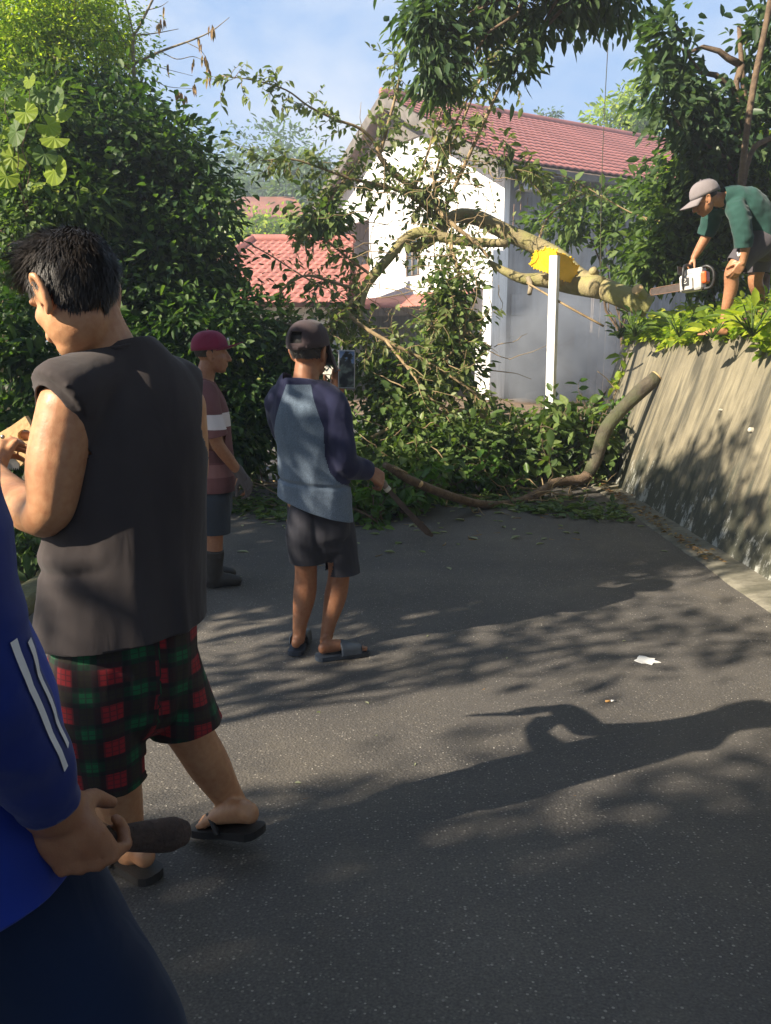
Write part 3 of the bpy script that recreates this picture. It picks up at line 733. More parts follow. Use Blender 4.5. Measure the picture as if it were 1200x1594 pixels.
FT = [(330, 350, 52, 3.4, 3.2, 11), (455, 285, 70, 5.5, 4.5, 12), (420, 270, 78, 6, 4, 13), (478, 320, 50, 2.4, 3.2, 14), (300, 290, 74, 6, 5, 15), (400, 365, 38, 1.6, 1.0, 16), (440, 362, 38, 1.6, 1.1, 17), (370, 300, 82, 6, 3.4, 18)]
FL = ['pale far tree at the left of the tiny white building', 'rounded far tree on the skyline beside the house eave', 'wide hazy far tree on the skyline left of centre', 'far palm-green tree just left of the white house eave', 'big far tree behind the dark left crown', 'yellow-green far bush above the salmon roof ridge, left one', 'yellow-green far bush above the salmon roof ridge, right one', 'far dark treetop behind the tiny white building']
for (px, py, Y, rx, rzz, sd_), lb in zip(FT, FL):
    p = P(px, py, Y)
    tree('far_tree', (p.x, Y, 0), [(tuple(p), (rx, rx * .8, rzz)), ((p.x - rx * .5, Y, p.z - rzz * .5), (rx * .7, rx * .6, rzz * .8)), ((p.x + rx * .5, Y, p.z - rzz * .6), (rx * .7, rx * .6, rzz * .8))], 150, 16, .55 if Y > 45 else .26, 'leaf_far' if Y > 45 else 'leaf_bright', 'bark_dark', lb, group='distant trees', tr=.25, limbs=6, clump_r=rx * .28, seed=sd_, crown='crown')
p = P(965, 195, 42); tree('far_tree', (p.x, 42, 0), [(tuple(p), (1.7, 1.5, 1.5)), ((p.x + 1.0, 42, p.z - 1.2), (1.5, 1.2, 1.2)), ((p.x - .6, 42, p.z - 1.6), (1.2, 1.2, 1.2))], 130, 26, .34, 'leaf_bright', 'bark_dark', 'yellow-green treetop rising above the red roof ridge', group='distant trees', tr=.25, limbs=6, clump_r=.45, seed=21)
p = P(850, 183, 60); tree('far_tree', (p.x, 60, 0), [(tuple(p), (.8, .8, .45))], 22, 14, .3, 'leaf_far', 'bark_dark', 'small grey-green treetop just over the middle of the red ridge', group='distant trees', tr=.2, limbs=4, clump_r=.3, seed=22)
LF('leaf_over', (0.035, 0.07, 0.03), (0.06, 0.105, 0.045), (0.11, 0.16, 0.065), 0.34, 0.4, 0)
# ================================================================== trees on the left
def B_(px, py, Y, rx, ry, rz): return (tuple(P(px, py, Y)), (rx, ry, rz))
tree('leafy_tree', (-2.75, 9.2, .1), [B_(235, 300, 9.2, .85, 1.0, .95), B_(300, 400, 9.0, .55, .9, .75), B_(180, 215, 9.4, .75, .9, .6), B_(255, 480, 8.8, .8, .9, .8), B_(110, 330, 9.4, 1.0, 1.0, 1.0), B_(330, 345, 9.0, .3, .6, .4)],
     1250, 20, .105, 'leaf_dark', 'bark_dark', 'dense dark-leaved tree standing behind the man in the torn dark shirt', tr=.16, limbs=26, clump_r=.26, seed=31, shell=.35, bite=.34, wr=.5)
tree('feathery_tree', (-4.7, 9.6, .25), [B_(70, 60, 9.6, .9, .8, .8), B_(20, 150, 9.4, .8, .8, .8), B_(150, 90, 9.8, .55, .6, .75), B_(100, 170, 9.6, .6, .6, .5), B_(10, 20, 9.6, .8, .7, .6)],
     620, 60, .055, 'leaf_lime', 'bark_pale', 'tall feathery yellow-green tree at the top left corner', tr=.10, limbs=20, clump_r=.30, seed=32, bite=.3, wr=.4)
tree('sunlit_shrub', (-4.6, 8.3, .2), [B_(40, 260, 8.3, .62, .6, .6), B_(90, 310, 8.3, .55, .5, .5), B_(20, 370, 8.1, .65, .6, .6), B_(120, 320, 8.2, .4, .4, .3), B_(60, 180, 8.5, .5, .5, .45)],
     260, 22, .10, 'leaf_mid', 'bark_brown', 'sunlit mid-green shrub at the left edge behind the nearest dark hair', 'shrub', tr=.05, limbs=16, clump_r=.24, seed=33, bite=.3)
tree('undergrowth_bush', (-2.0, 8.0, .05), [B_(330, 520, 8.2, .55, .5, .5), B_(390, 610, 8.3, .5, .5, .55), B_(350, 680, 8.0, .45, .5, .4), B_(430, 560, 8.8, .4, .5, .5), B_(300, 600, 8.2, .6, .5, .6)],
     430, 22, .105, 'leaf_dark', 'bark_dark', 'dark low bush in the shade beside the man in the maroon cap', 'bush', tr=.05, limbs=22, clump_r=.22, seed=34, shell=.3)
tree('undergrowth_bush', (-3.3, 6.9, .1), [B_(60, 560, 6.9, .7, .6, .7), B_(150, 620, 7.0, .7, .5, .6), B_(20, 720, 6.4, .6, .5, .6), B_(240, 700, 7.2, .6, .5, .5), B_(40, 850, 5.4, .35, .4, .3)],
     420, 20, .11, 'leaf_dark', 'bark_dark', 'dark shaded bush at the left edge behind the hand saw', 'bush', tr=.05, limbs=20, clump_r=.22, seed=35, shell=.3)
# broad fan-shaped leaves of a climber catching the sun
def fan_leaf_mesh(name, r=1.0, lobes=9):
    v = [(0, 0, 0)]; f = []
    n = lobes * 2
    for i in range(n + 1):
        a = math.radians(-150 + 300 * i / n); k = 1.0 if i % 2 else .90
        v.append((math.sin(a) * r * k, math.cos(a) * r * k, (.10 if i % 2 else -.02) * r - .12 * r * k * k))
    for i in range(n): f.append((0, i + 1, i + 2))
    return mesh(name, v, f)
fan = fan_leaf_mesh('leaf'); fan.materials.append(MATS['leaf_bright']); fan2 = fan_leaf_mesh('leaf'); fan2.materials.append(MATS['leaf_mid'])
cl = empty('broad_leaf_climber', Vector((-4.3, 8.0, .2)), 'climber with broad round sunlit leaves high at the left edge', 'climber')
rr = random.Random(5); pts = []
spots = [(8, 142), (60, 145), (85, 155), (25, 205), (75, 195), (5, 205), (45, 125), (100, 175), (30, 160), (20, 245), (70, 240), (85, 215), (40, 175), (85, 265), (10, 275), (55, 285)]
for px, py in spots:
    p = P(px, py, 7.6 + rr.uniform(-.2, .3)); pts.append(p)
    o = bpy.data.objects.new('leaf', fan if rr.random() < .55 else fan2); COL.objects.link(o); o.parent = cl; o.matrix_parent_inverse = Matrix.Translation(-cl.location)
    nv = Vector((rr.uniform(-.6, .3), rr.uniform(-1.0, -.6), rr.uniform(.1, .7))).normalized()
    o.matrix_basis = Matrix.Translation(p) @ nv.to_track_quat('Z', 'Y').to_matrix().to_4x4() @ Matrix.Rotation(rr.uniform(2.2, 4.1), 4, 'Z') @ Matrix.Scale(rr.uniform(.075, .14), 4)
link('stem', wood_mesh('stem', [(wobble(P(45, 345, 7.9), pts[k], 8, .03), [.008 - .0007 * j for j in range(9)]) for k in range(0, len(pts), 3)], 5), 'bark_brown', cl)
# thin pale trunks and a leafless twiggy tree against the sky
def px_lines(rows): return [([np.array(P(*q)) for q in pts_], rad) for pts_, rad in rows]
def smoothline(pts_, rad, sub=4):
    c = catmull([tuple(P(*q)) for q in pts_], sub); r = np.interp(np.linspace(0, 1, len(c)), np.linspace(0, 1, len(rad)), rad); return (c, list(r))
bt = empty('bare_tree', Vector((-4.1, 9.6, .2)), 'leafless pale twiggy tree with hanging dry pods against the sky', 'tree')
link('trunk', wood_mesh('trunk', [smoothline([(205, 560, 9.6), (212, 260, 9.6), (209, 130, 9.6), (207, 60, 9.6), (215, 45, 9.6), (240, -5, 9.6)], [.04, .03, .022, .018, .015, .012])], 8), 'bark_pale', bt)
rows = [smoothline([(207, 100, 9.6), (250, 80, 9.6), (300, 62, 9.6), (330, 48, 9.6), (357, 27, 9.6)], [.016, .013, .009, .006, .003]), smoothline([(210, 65, 9.6), (200, 20, 9.6), (192, -10, 9.6)], [.012, .009, .006]),
        smoothline([(205, 55, 9.6), (240, 52, 9.6), (278, 45, 9.6)], [.008, .006, .003]), smoothline([(250, 80, 9.6), (275, 92, 9.6), (300, 88, 9.6), (318, 95, 9.6)], [.006, .005, .004, .002]),
        smoothline([(290, 66, 9.6), (312, 78, 9.6), (322, 95, 9.6), (325, 112, 9.6)], [.005, .004, .003, .002]), smoothline([(215, 90, 9.6), (250, 105, 9.6), (300, 118, 9.6)], [.005, .004, .002]),
        smoothline([(205, 80, 9.6), (190, 60, 9.6), (170, 20, 9.6)], [.009, .006, .004]), smoothline([(232, 15, 9.6), (250, 10, 9.6), (262, 2, 9.6)], [.006, .004, .002]), smoothline([(240, 125, 9.6), (262, 135, 9.6), (300, 138, 9.6)], [.005, .004, .002])]
link('twig', wood_mesh('twig', rows, 5), 'bark_pale', bt)['kind'] = 'stuff'
pp, dd, nn_, ll = [], [], [], []
for px, py in [(328, 40), (330, 44), (318, 85), (322, 92), (325, 108), (313, 70), (246, 38), (248, 32), (252, 30), (300, 92), (260, 100), (303, 130), (275, 142), (280, 145), (290, 150), (255, 12), (205, 110), (212, 120), (198, 100), (325, 118), (310, 60)]:
    for _ in range(3): pp.append(np.array(P(px + rr.uniform(-3, 3), py + rr.uniform(-3, 3), 9.6))); dd.append((rr.uniform(-.25, .25), rr.uniform(-.25, .25), -1)); nn_.append((rr.uniform(-1, 1), -1, 0)); ll.append(rr.uniform(.07, .13))
link('pod', leaf_mesh('pod', pp, dd, nn_, ll, .25), 'leaf_dry', bt)['kind'] = 'stuff'
for px0, px1, lb in ((150, 165, 'thin pale straight trunk rising at the top left beside the bare twigs'), (72, 78, 'thin pale straight trunk among the feathery leaves at the top left')):
    e = empty('slender_tree', P(px1 + 8, 700, 9.8) * 1.0, lb, 'tree'); e.location.z = .2
    link('trunk', wood_mesh('trunk', [smoothline([(px1 + 8, 660, 9.8), (px1 + 4, 300, 9.8), (px1, 140, 9.8), (px0, -30, 9.8)], [.06, .045, .036, .03])], 8), 'bark_pale', e)
    LP, LD, LN, LL, cen = cloud([B_(px0, -60, 9.8, .5, .5, .4)], 30, 30, .06, .25, np.random.default_rng(px0)); link('crown', leaf_mesh('crown', LP, LD, LN, LL, .4), 'leaf_lime', e)

# ================================================================== trees out of frame on the left that shade the road
tree('roadside_tree', (-5.0, 2.9, .3), [((-5.0, 2.7, 4.7), (1.5, 1.35, 1.3)), ((-4.3, 3.8, 4.2), (1.1, 1.1, 1.0)), ((-5.6, 2.4, 5.6), (1.2, 1.0, .9)), ((-4.2, 2.6, 3.4), (.9, .9, .7)), ((-6.4, 2.3, 4.6), (1.2, 1.1, 1.1)), ((-6.0, 3.6, 4.4), (1.2, 1.1, 1.1))], 760, 22, .15, 'leaf_mid', 'bark_dark', 'broad roadside tree at the left, its shade falling across the road', tr=.17, limbs=24, clump_r=.30, seed=41)
tree('roadside_tree', (-4.9, -2.4, .8), [((-4.9, -2.4, 5.2), (1.6, 1.35, 1.3)), ((-3.8, -2.7, 4.4), (1.4, 1.2, 1.0)), ((-4.3, -2.0, 3.7), (1.3, 1.0, .9)), ((-3.0, -2.0, 3.6), (1.1, .9, .7)), ((-2.4, -3.4, 5.0), (1.6, 1.4, 1.0)), ((-6.6, -2.35, 4.9), (1.4, 1.0, 1.2)), ((-5.4, -2.2, 3.9), (1.2, .8, .9)), ((-4.2, -1.75, 4.0), (.9, .55, .7)), ((-7.6, -3.4, 5.4), (1.2, 1.1, 1.0))], 1050, 24, .15, 'leaf_mid', 'bark_dark', 'broad roadside tree behind the blue jacket, its shade covering the near road', tr=.17, limbs=24, clump_r=.30, seed=42)

tree('sparse_tree', (-6.2, -.5, .5), [((-5.2, .75, 4.4), (1.5, .45, .7))], 44, 14, .13, 'leaf_mid', 'bark_dark', 'thin-crowned tree left of the viewer between the two broad roadside trees', tr=.07, limbs=10, clump_r=.3, seed=43)
for k, (x, y, z, r, lb) in enumerate(((5.2, -3.2, 7.2, 2.4, 'large tree on the bank behind the viewer, right side'), (6.4, 1.6, 7.6, 2.3, 'large tree on the bank beside the viewer, right side'), (0.6, -8.2, 8.0, 2.8, 'large tree over the road behind the viewer'), (-6.8, -6.2, 7.4, 2.6, 'large tree on the left behind the viewer'), (4.6, -8.5, 7.6, 2.6, 'large tree far behind the viewer on the bank'), (4.4, 5.6, 8.2, 2.4, 'large tree on the bank spreading over the middle of the road'))):  # unseen crowns added around and above the camera to cut skylight and deepen shade
    tree('sky_blocker_tree', (x, y, 1.7 if x > 3 else .9), [((x, y, z), (r, r, r * .7)), ((x - r * .6, y + .6, z - 1.0), (r * .8, r * .8, r * .55)), ((x + r * .5, y - .5, z - 1.3), (r * .8, r * .8, r * .55))], 330, 22, .24, 'leaf_dark', 'bark_dark', lb, tr=.2, limbs=14, clump_r=.5, seed=400 + k) if k < 5 else tree('sky_blocker_tree', (x, y, 1.7), [((x, y, z), (r, r, 1.2)), ((1.6, 4.2, 7.4), (2.2, 2.2, .8)), ((.0, 2.6, 7.0), (2.0, 2.0, .7)), ((2.2, .8, 6.8), (2.0, 2.0, .8))], 1300, 24, .34, 'leaf_dark', 'bark_dark', lb, tr=.2, limbs=24, clump_r=.5, seed=405)
# ================================================================== the felled tree across the road
ft = empty('felled_tree', Vector((2.9, 8.7, 1.6)), 'felled pale-barked tree hanging from the bank across the road, its leafy branches on the asphalt', 'tree')
D0 = 9.2
TR = [smoothline([(1010, 478, 8.75), (985, 468, 8.8), (935, 448, 9.1), (900, 432, 9.4), (870, 402, 9.7), (835, 383, 9.9), (785, 360, 10.0), (745, 340, 10.1), (712, 336, 10.1), (690, 352, 10.0), (665, 378, 9.9), (630, 388, 9.9)],
                 [.122, .120, .116, .112, .102, .10, .095, .09, .082, .072, .06, .05]),
      smoothline([(935, 448, 9.0), (890, 443, 9.35), (850, 436, 9.4), (815, 434, 9.45), (785, 422, 9.5), (760, 408, 9.6)], [.12, .105, .085, .06, .045, .03]),
      smoothline([(790, 379, 9.6), (740, 377, 9.7), (700, 372, 9.7), (655, 361, 9.75), (628, 374, 9.75), (605, 402, 9.7), (580, 430, 9.6), (566, 455, 9.5), (560, 500, 9.3), (575, 560, 9.1)], [.045, .055, .06, .06, .058, .055, .06, .05, .032, .02])]
link('trunk', wood_mesh('trunk', TR, 14), 'bark_log', ft)
stub = smoothline([(905, 440, 9.3), (925, 428, 9.2), (922, 420, 9.15)], [.055, .05, .045]); link('branch_stub', wood_mesh('branch_stub', [stub], 10), 'bark_log', ft)
stub = smoothline([(822, 432, 9.4), (826, 444, 9.35), (824, 458, 9.3)], [.035, .03, .026]); link('branch_stub', wood_mesh('branch_stub', [stub], 8), 'bark_pale', ft)
cs = smoothline([(1000, 462, 8.7), (992, 450, 8.62)], [.062, .062]); cb = link('branch_stub', wood_mesh('branch_stub', [cs], 12), 'bark_log', ft)
ce = cs[0][-1]; cdv = cs[0][-1] - cs[0][0]; cdv /= np.linalg.norm(cdv)
s = Sculpt(); s.tube([Vector(ce) - Vector(cdv) * .01, Vector(ce) + Vector(cdv) * .006], [.060, .058], (0, 0, 1), 1, 16, (False, False)); link('cut_face', s.raw('cut_face'), 'cut_wood', cb)
BRW = [  # limbs and long shoots, in photograph pixels + distance
 ([(700, 345, 10.0), (655, 300, 9.9), (615, 272, 9.9), (592, 245, 9.8), (585, 225, 9.8), (560, 200, 9.7), (520, 185, 9.6), (480, 165, 9.5), (445, 140, 9.4), (395, 125, 9.3), (345, 118, 9.2)], [.045, .04, .035, .03, .022, .018, .014, .011, .009, .007, .004]),
 ([(690, 350, 10.0), (640, 305, 9.8), (590, 288, 9.7), (545, 278, 9.6), (500, 262, 9.5), (455, 248, 9.4), (405, 250, 9.3)], [.03, .026, .022, .017, .013, .01, .005]),
 ([(590, 245, 9.8), (605, 190, 9.8), (618, 140, 9.8), (625, 100, 9.8), (632, 70, 9.8)], [.022, .018, .014, .01, .006]),
 ([(650, 330, 9.9), (700, 235, 9.8), (745, 130, 9.7), (790, 60, 9.6), (850, -10, 9.5)], [.02, .018, .015, .012, .008]),
 ([(672, 320, 9.8), (690, 230, 9.8), (760, 95, 9.8), (800, 20, 9.8)], [.018, .015, .012, .008]),
 ([(690, 330, 9.8), (740, 220, 9.7), (800, 85, 9.6), (812, 60, 9.6), (845, 5, 9.5)], [.024, .022, .018, .013, .009]),
 ([(640, 310, 9.7), (665, 240, 9.7), (700, 130, 9.7), (715, 60, 9.7)], [.014, .012, .009, .006]),
 ([(655, 300, 9.9), (700, 345, 9.6), (740, 378, 9.5), (760, 400, 9.4)], [.03, .026, .02, .016]),
 ([(566, 455, 9.5), (540, 480, 9.2), (560, 505, 9.0), (610, 535, 8.9), (650, 555, 8.9), (700, 585, 8.8), (735, 610, 8.8), (760, 640, 8.8)], [.03, .026, .022, .022, .018, .015, .012, .007]),
 ([(600, 530, 8.9), (640, 580, 8.7), (670, 620, 8.6), (720, 655, 8.6)], [.016, .014, .012, .007]),
 ([(700, 375, 9.7), (715, 430, 9.4), (725, 490, 9.2), (715, 535, 9.1), (690, 560, 9.0)], [.028, .022, .018, .014, .008]),
 ([(722, 470, 9.2), (690, 490, 9.1), (660, 520, 9.0)], [.014, .011, .006]),
 ([(566, 455, 9.5), (520, 440, 9.4), (470, 430, 9.2), (420, 470, 9.0), (390, 500, 8.9)], [.022, .018, .014, .010, .006]),
 ([(580, 430, 9.6), (540, 400, 9.6), (500, 370, 9.6), (460, 350, 9.6)], [.018, .014, .011, .006]),
 ([(545, 480, 9.2), (500, 520, 8.9), (440, 560, 8.7), (390, 600, 8.5)], [.02, .016, .012, .007]),
 ([(380, 375, 9.4), (425, 400, 9.2), (468, 428, 9.1), (500, 445, 9.0)], [.006, .008, .009, .009]),
 ([(560, 250, 9.7), (520, 300, 9.6), (500, 340, 9.5)], [.014, .011, .006]),
 ([(835, 383, 9.9), (860, 330, 10.2), (930, 290, 10.4)], [.018, .012, .006]), ([(1050, 350, 9.9), (980, 330, 10.1), (880, 275, 10.3), (800, 265, 10.3)], [.008, .008, .007, .004]),
 ([(700, 262, 9.7), (760, 255, 9.7), (800, 262, 9.7), (830, 280, 9.7)], [.008, .007, .006, .004]),
 ([(820, 440, 9.3), (880, 475, 9.0), (940, 508, 8.9)], [.010, .013, .012]),
 ([(640, 660, 8.6), (720, 640, 8.8), (790, 668, 9.0), (860, 662, 9.1), (930, 655, 9.2)], [.03, .035, .045, .045, .04]),
 ([(560, 690, 8.4), (640, 655, 8.6), (700, 672, 8.7), (780, 690, 8.8)], [.02, .025, .022, .015]),
]
rowsB = [smoothline(a, r) for a, r in BRW]
for rw in rowsB: link('branch', wood_mesh('branch', [rw], 8), 'bark_twig', ft)
rngF = np.random.default_rng(77)
allW = []; parts_ = []
def add_tw(idx, dens, length, leaf, **kw):
    W, a, b, c, d = twigs([rowsB[i][0] for i in idx], dens, length, leaf, rngF, **kw); allW.extend(W); parts_.append((a, b, c, d))
add_tw([0], 22, .27, .10); add_tw([1], 30, .28, .105); add_tw([2, 6], 34, .32, .10); add_tw([3, 4, 5], 20, .32, .10)
add_tw([8, 9], 24, .42, .095); add_tw([10, 11], 34, .40, .095); add_tw([13, 14], 34, .40, .10); add_tw([12], 18, .30, .10); add_tw([16], 30, .34, .09); add_tw([15], 5, .2, .08); add_tw([17, 19], 8, .3, .085); add_tw([18], 10, .3, .085); add_tw([21, 22], 10, .35, .095)
add_tw([7], 10, .25, .085)
W, a, b, c, d = twigs([TR[0][0][16:], TR[2][0]], 12, .32, .09, rngF); allW.extend(W); parts_.append((a, b, c, d))
for _ in range(90):
    px, py = rngF.uniform(540, 780), rngF.uniform(250, 640); Yt = rngF.uniform(8.9, 9.9); L_ = rngF.uniform(.25, .9); v = rngF.normal(0, 1, 3) * np.array([1, .3, .9]); v /= np.linalg.norm(v)
    a = np.array(P(px, py, Yt)); bb = a + v * L_; bb[2] = max(bb[2], .05); allW.append((wobble(a, bb, 6, .06, rngF), [.006, .0055, .005, .0045, .004, .003, .002]))
tp_ = [np.array(P(*q)) for q in ((800, 262, 9.7), (830, 262, 9.7), (845, 278, 9.7), (848, 292, 9.7))]; W, a, b, c, d = twigs([tp_], 60, .14, .12, rngF); allW.extend(W); parts_.append((a, b, c, d))
tp_ = [np.array(P(*q)) for q in ((785, 215, 9.7), (792, 230, 9.7), (790, 250, 9.7))]; W, a, b, c, d = twigs([tp_], 60, .12, .12, rngF); allW.extend(W); parts_.append((a, b, c, d))
link('twig', wood_mesh('twig', allW, 4), 'bark_twig', ft)['kind'] = 'stuff'
PA, PB, PC, PD = (np.concatenate([q[i] for q in parts_]) for i in range(4))
o = link('foliage', leaf_mesh('foliage', PA, PB, PC, PD, .50), 'leaf_fallen', ft); o['kind'] = 'stuff'
def gclip(a, minz=.03):
    a = np.array(a); a[:, 2] = np.maximum(a[:, 2], minz + .02 * rngF.random(len(a))); return a
# leafy mass of the crown lying on the road
heap = [B_(470, 640, 8.8, .55, .6, .45), B_(560, 640, 8.7, .6, .6, .45), B_(420, 560, 9.0, .4, .5, .45), B_(640, 670, 8.6, .6, .5, .30), B_(520, 490, 9.2, .40, .5, .30), B_(430, 530, 9.1, .35, .4, .28), B_(700, 560, 9.3, .35, .4, .45), B_(695, 470, 9.3, .35, .35, .40), B_(540, 560, 9.1, .5, .5, .4), B_(505, 330, 9.6, .28, .35, .30), B_(720, 690, 8.6, .6, .45, .22), B_(800, 690, 8.9, .5, .5, .25), B_(640, 725, 8.0, .5, .4, .15), B_(560, 715, 8.2, .5, .4, .25), B_(900, 690, 9.0, .35, .4, .25), B_(620, 600, 9.2, .5, .5, .35)]
LP, LD, LN, LL, cen = cloud(heap, 640, 18, .11, .22, rngF, .3, .2, .30)
o = link('foliage', leaf_mesh('foliage', gclip(LP), LD, LN, LL, .5), 'leaf_heap', ft); o['kind'] = 'stuff'
hw = [(wobble(cen[i], np.array(cen[i]) + rngF.normal(0, .35, 3) * np.array([1, 1, .5]), 5, .04, rngF), [.009, .008, .007, .006, .004, .003]) for i in range(0, len(cen), 5)]
for q, r in hw:
    for z in q: z[2] = max(z[2], .03)
link('twig', wood_mesh('twig', hw, 5), 'bark_twig', ft)['kind'] = 'stuff'
# fresh green boughs on the asphalt, each a thing of its own
def bough(name, px, py, Y, d, n, L_, leaf, mat, label, seed, zlift=.16):
    rg = np.random.default_rng(seed); p = G(px, py); p = Vector((P(px, py, p.y).x, p.y, gz(p.y)))
    e = empty(name, p, label, 'branch', 'leafy boughs lying on the asphalt'); d = Vector(d).normalized()
    lines = []
    for i in range(n):
        a = Vector(p) + Vector((rg.normal(0, .06), rg.normal(0, .06), .03)); v = (d + Vector(rg.normal(0, .45, 3))).normalized(); v.z = abs(v.z) * .75
        lines.append(wobble(a, a + v * L_ * (.5 + .6 * rg.random()) + Vector((0, 0, zlift)), 5, .04, rg))
    W = [(q, [.008, .007, .006, .005, .004, .003]) for q in lines]
    W2, a, b, c, dd_ = twigs(lines, 11, .20, leaf * 1.2, rg, .05, gap=.042, spread=.7); a = gclip(a, gz(p.y) + .03)
    link('stem', wood_mesh('stem', W + W2, 5), 'bark_brown', e)
    link('foliage', leaf_mesh('foliage', a, b, c, dd_, .48), mat, e)
LF('leaf_bough', (0.035, 0.085, 0.016), (0.075, 0.15, 0.028), (0.14, 0.23, 0.05), 0.4, 0.35, 0)
BO = [(605, 806, (.5, .3, .2), 8, .42, .11, 'leafy green bough on the asphalt below the machete blade'), (585, 815, (-.3, .6, .3), 6, .4, .11, 'small leafy bough on the asphalt nearest the hand with the machete'), (690, 770, (.5, .6, .4), 8, .5, .11, 'leafy bough behind the middle of the curved branch'),
      (765, 748, (.2, .3, .5), 7, .5, .12, 'leafy bough standing on the road left of the sign post'), (842, 757, (.05, .0, .7), 8, .50, .13, 'dark big-leaved bough at the foot of the white sign post'), (893, 755, (.1, .1, .7), 6, .45, .13, 'dark big-leaved bough between sign post and retaining wall'), (665, 725, (-.2, .8, .5), 9, .6, .12, 'leafy bough behind the split end of the curved branch'), (590, 735, (-.5, .7, .5), 8, .6, .11, 'leafy bough beyond the hand that holds the machete'),
      (530, 760, (-.5, .5, .4), 7, .5, .10, 'shaded leafy bough behind the back of the man with the phone'), (400, 755, (-.3, .6, .4), 8, .6, .10, 'shaded leafy bough beside the gloved hand'), (960, 745, (-.2, .3, .9), 7, .5, .14, 'bough with drooping leaves at the foot of the wall by the thick branch'), (785, 772, (-.7, .2, .2), 5, .35, .11, 'few broad leaves lying under the bend of the curved branch')]
for i, (px, py, d, n, L_, lf, lb) in enumerate(BO): bough('leafy_bough', px, py, 0, d, n + 3, L_ * 1.3, lf, 'leaf_bough' if i not in (4, 5, 8, 9) else 'leaf_heap', lb, 300 + i, .45 if i in (3, 4, 5, 6, 10) else .18)

# loose leaves and bare twigs strewn on the asphalt around the felled crown
LP, LD, LN, LL = [], [], [], []
for _ in range(1500):
    x = rngF.uniform(-1.7, 2.2); y = 7.15 + .35 * math.sin(x * 2.3) + abs(rngF.normal(0, .55)); LP.append((x, y, .022 + .05 * rngF.random() ** 3)); LD.append((rngF.normal(), rngF.normal(), rngF.normal(0, .18))); LN.append((rngF.normal(0, .35), rngF.normal(0, .35), 1)); LL.append(rngF.uniform(.05, .13))
o = link('strewn_leaves', leaf_mesh('strewn_leaves', LP, LD, LN, LL, .48), 'leaf_heap'); tag(o, 'loose green leaves strewn thickly on the asphalt around the felled crown', 'leaves', kind='stuff')
tw_ = []
for _ in range(70):
    a = np.array((rngF.uniform(-1.5, 2.0), rngF.uniform(7.4, 8.8), .04)); v = rngF.normal(0, 1, 3) * np.array([1, .7, .35]); v /= np.linalg.norm(v); bb = a + v * rngF.uniform(.25, .8); bb[2] = abs(bb[2]); tw_.append((wobble(a, bb, 6, .05, rngF), [.008, .007, .006, .005, .004, .003, .002]))
link('twig', wood_mesh('twig', tw_, 5), 'bark_twig', ft)['kind'] = 'stuff'
# long curved branch in front, one end against the wall
cb_ = empty('curved_branch', G(790, 792), 'long curved brown branch on the asphalt, its thick mossy end propped on the wall', 'branch')
ln = smoothline([(600, 724, 5.9), (640, 748, 6.3), (700, 772, 6.9), (750, 785, 7.35), (795, 784, 7.6), (835, 770, 7.75), (862, 752, 7.95), (890, 748, 8.1), (912, 742, 8.15), (928, 712, 8.2), (945, 665, 8.25), (985, 620, 8.3), (1022, 587, 8.32)], [.026, .036, .038, .040, .042, .045, .045, .05, .056, .072, .070, .074, .076], 5)
link('limb', wood_mesh('limb', [(ln[0][:42], ln[1][:42])], 12), 'bark_brown', cb_)
link('butt', wood_mesh('butt', [(ln[0][41:], [r * (1 + .05 * math.sin(i * .9)) for i, r in enumerate(ln[1][41:])])], 14), 'bark_dark', cb_)
q = Vector(ln[0][-1]); t = (q - Vector(ln[0][-3])).normalized(); s = Sculpt(); s.tube([q - t * .02, q + t * .012], [.071, .069], (0, 0, 1), 1, 16, (False, False)); link('cut_face', s.raw('cut_face'), 'cut_wood', cb_)
for k, (dx, dy) in enumerate(((-4, 14), (-2, 8), (6, 4), (10, -6))):
    a = P(610 + k * 8, 728 + k * 3, 5.95 + .03 * k); link('splinter', wood_mesh('splinter', [([a, a + Vector((-.05 - .02 * k, -.03, .035 + .012 * k))], [.010, .002])], 5), 'bark_twig', cb_)
a = P(655, 752, 6.4); link('knot', wood_mesh('knot', [([a, a + Vector((-.01, -.05, -.01))], [.022, .019])], 8), 'cut_wood', cb_)

# ================================================================== vegetation on and above the wall
tree('bank_tree', (4.6, 10.0, 1.9), [B_(1120, 80, 9.6, .75, .8, .8), B_(1060, 60, 9.4, .55, .7, .5), B_(1180, 200, 9.8, .7, .7, .8), B_(1040, 160, 9.5, .3, .5, .4), B_(1100, 200, 9.6, .5, .6, .5), B_(1190, 60, 9.6, .8, .8, .7), B_(1080, 260, 9.7, .35, .4, .3)],
     240, 17, .14, 'leaf_over', 'bark_brown', 'tall dark-leaved tree on the bank above the man with the chainsaw', tr=.10, limbs=26, clump_r=.24, seed=51, bite=.12, shell=.3, top=tuple(P(1150, 40, 9.8)))
ov = tree('overhanging_tree', (5.6, 7.4, 2.1), [B_(670, 50, 7.6, .36, .4, .38), B_(690, 125, 7.6, .22, .3, .28), B_(765, 15, 7.8, .32, .4, .25), B_(840, 25, 7.9, .32, .4, .28), B_(895, 5, 8.0, .28, .4, .20), B_(950, 0, 8.1, .3, .4, .14), B_(805, 105, 7.8, .12, .2, .16), B_(730, -70, 7.8, .6, .5, .3), B_(860, -90, 7.8, .8, .6, .3)],
     270, 20, .115, 'leaf_over', 'bark_brown', 'tree on the bank whose leafy branch hangs into the top of the view', tr=.13, limbs=0, clump_r=.19, seed=52, droop=.7, shell=.2, wr=.4, top=(5.2, 7.6, 6.6))
lim = [(wobble((5.3, 7.55, 5.2), P(900, -60, 7.8), 6, .02), [.07, .062, .055, .05, .045, .04, .035])]
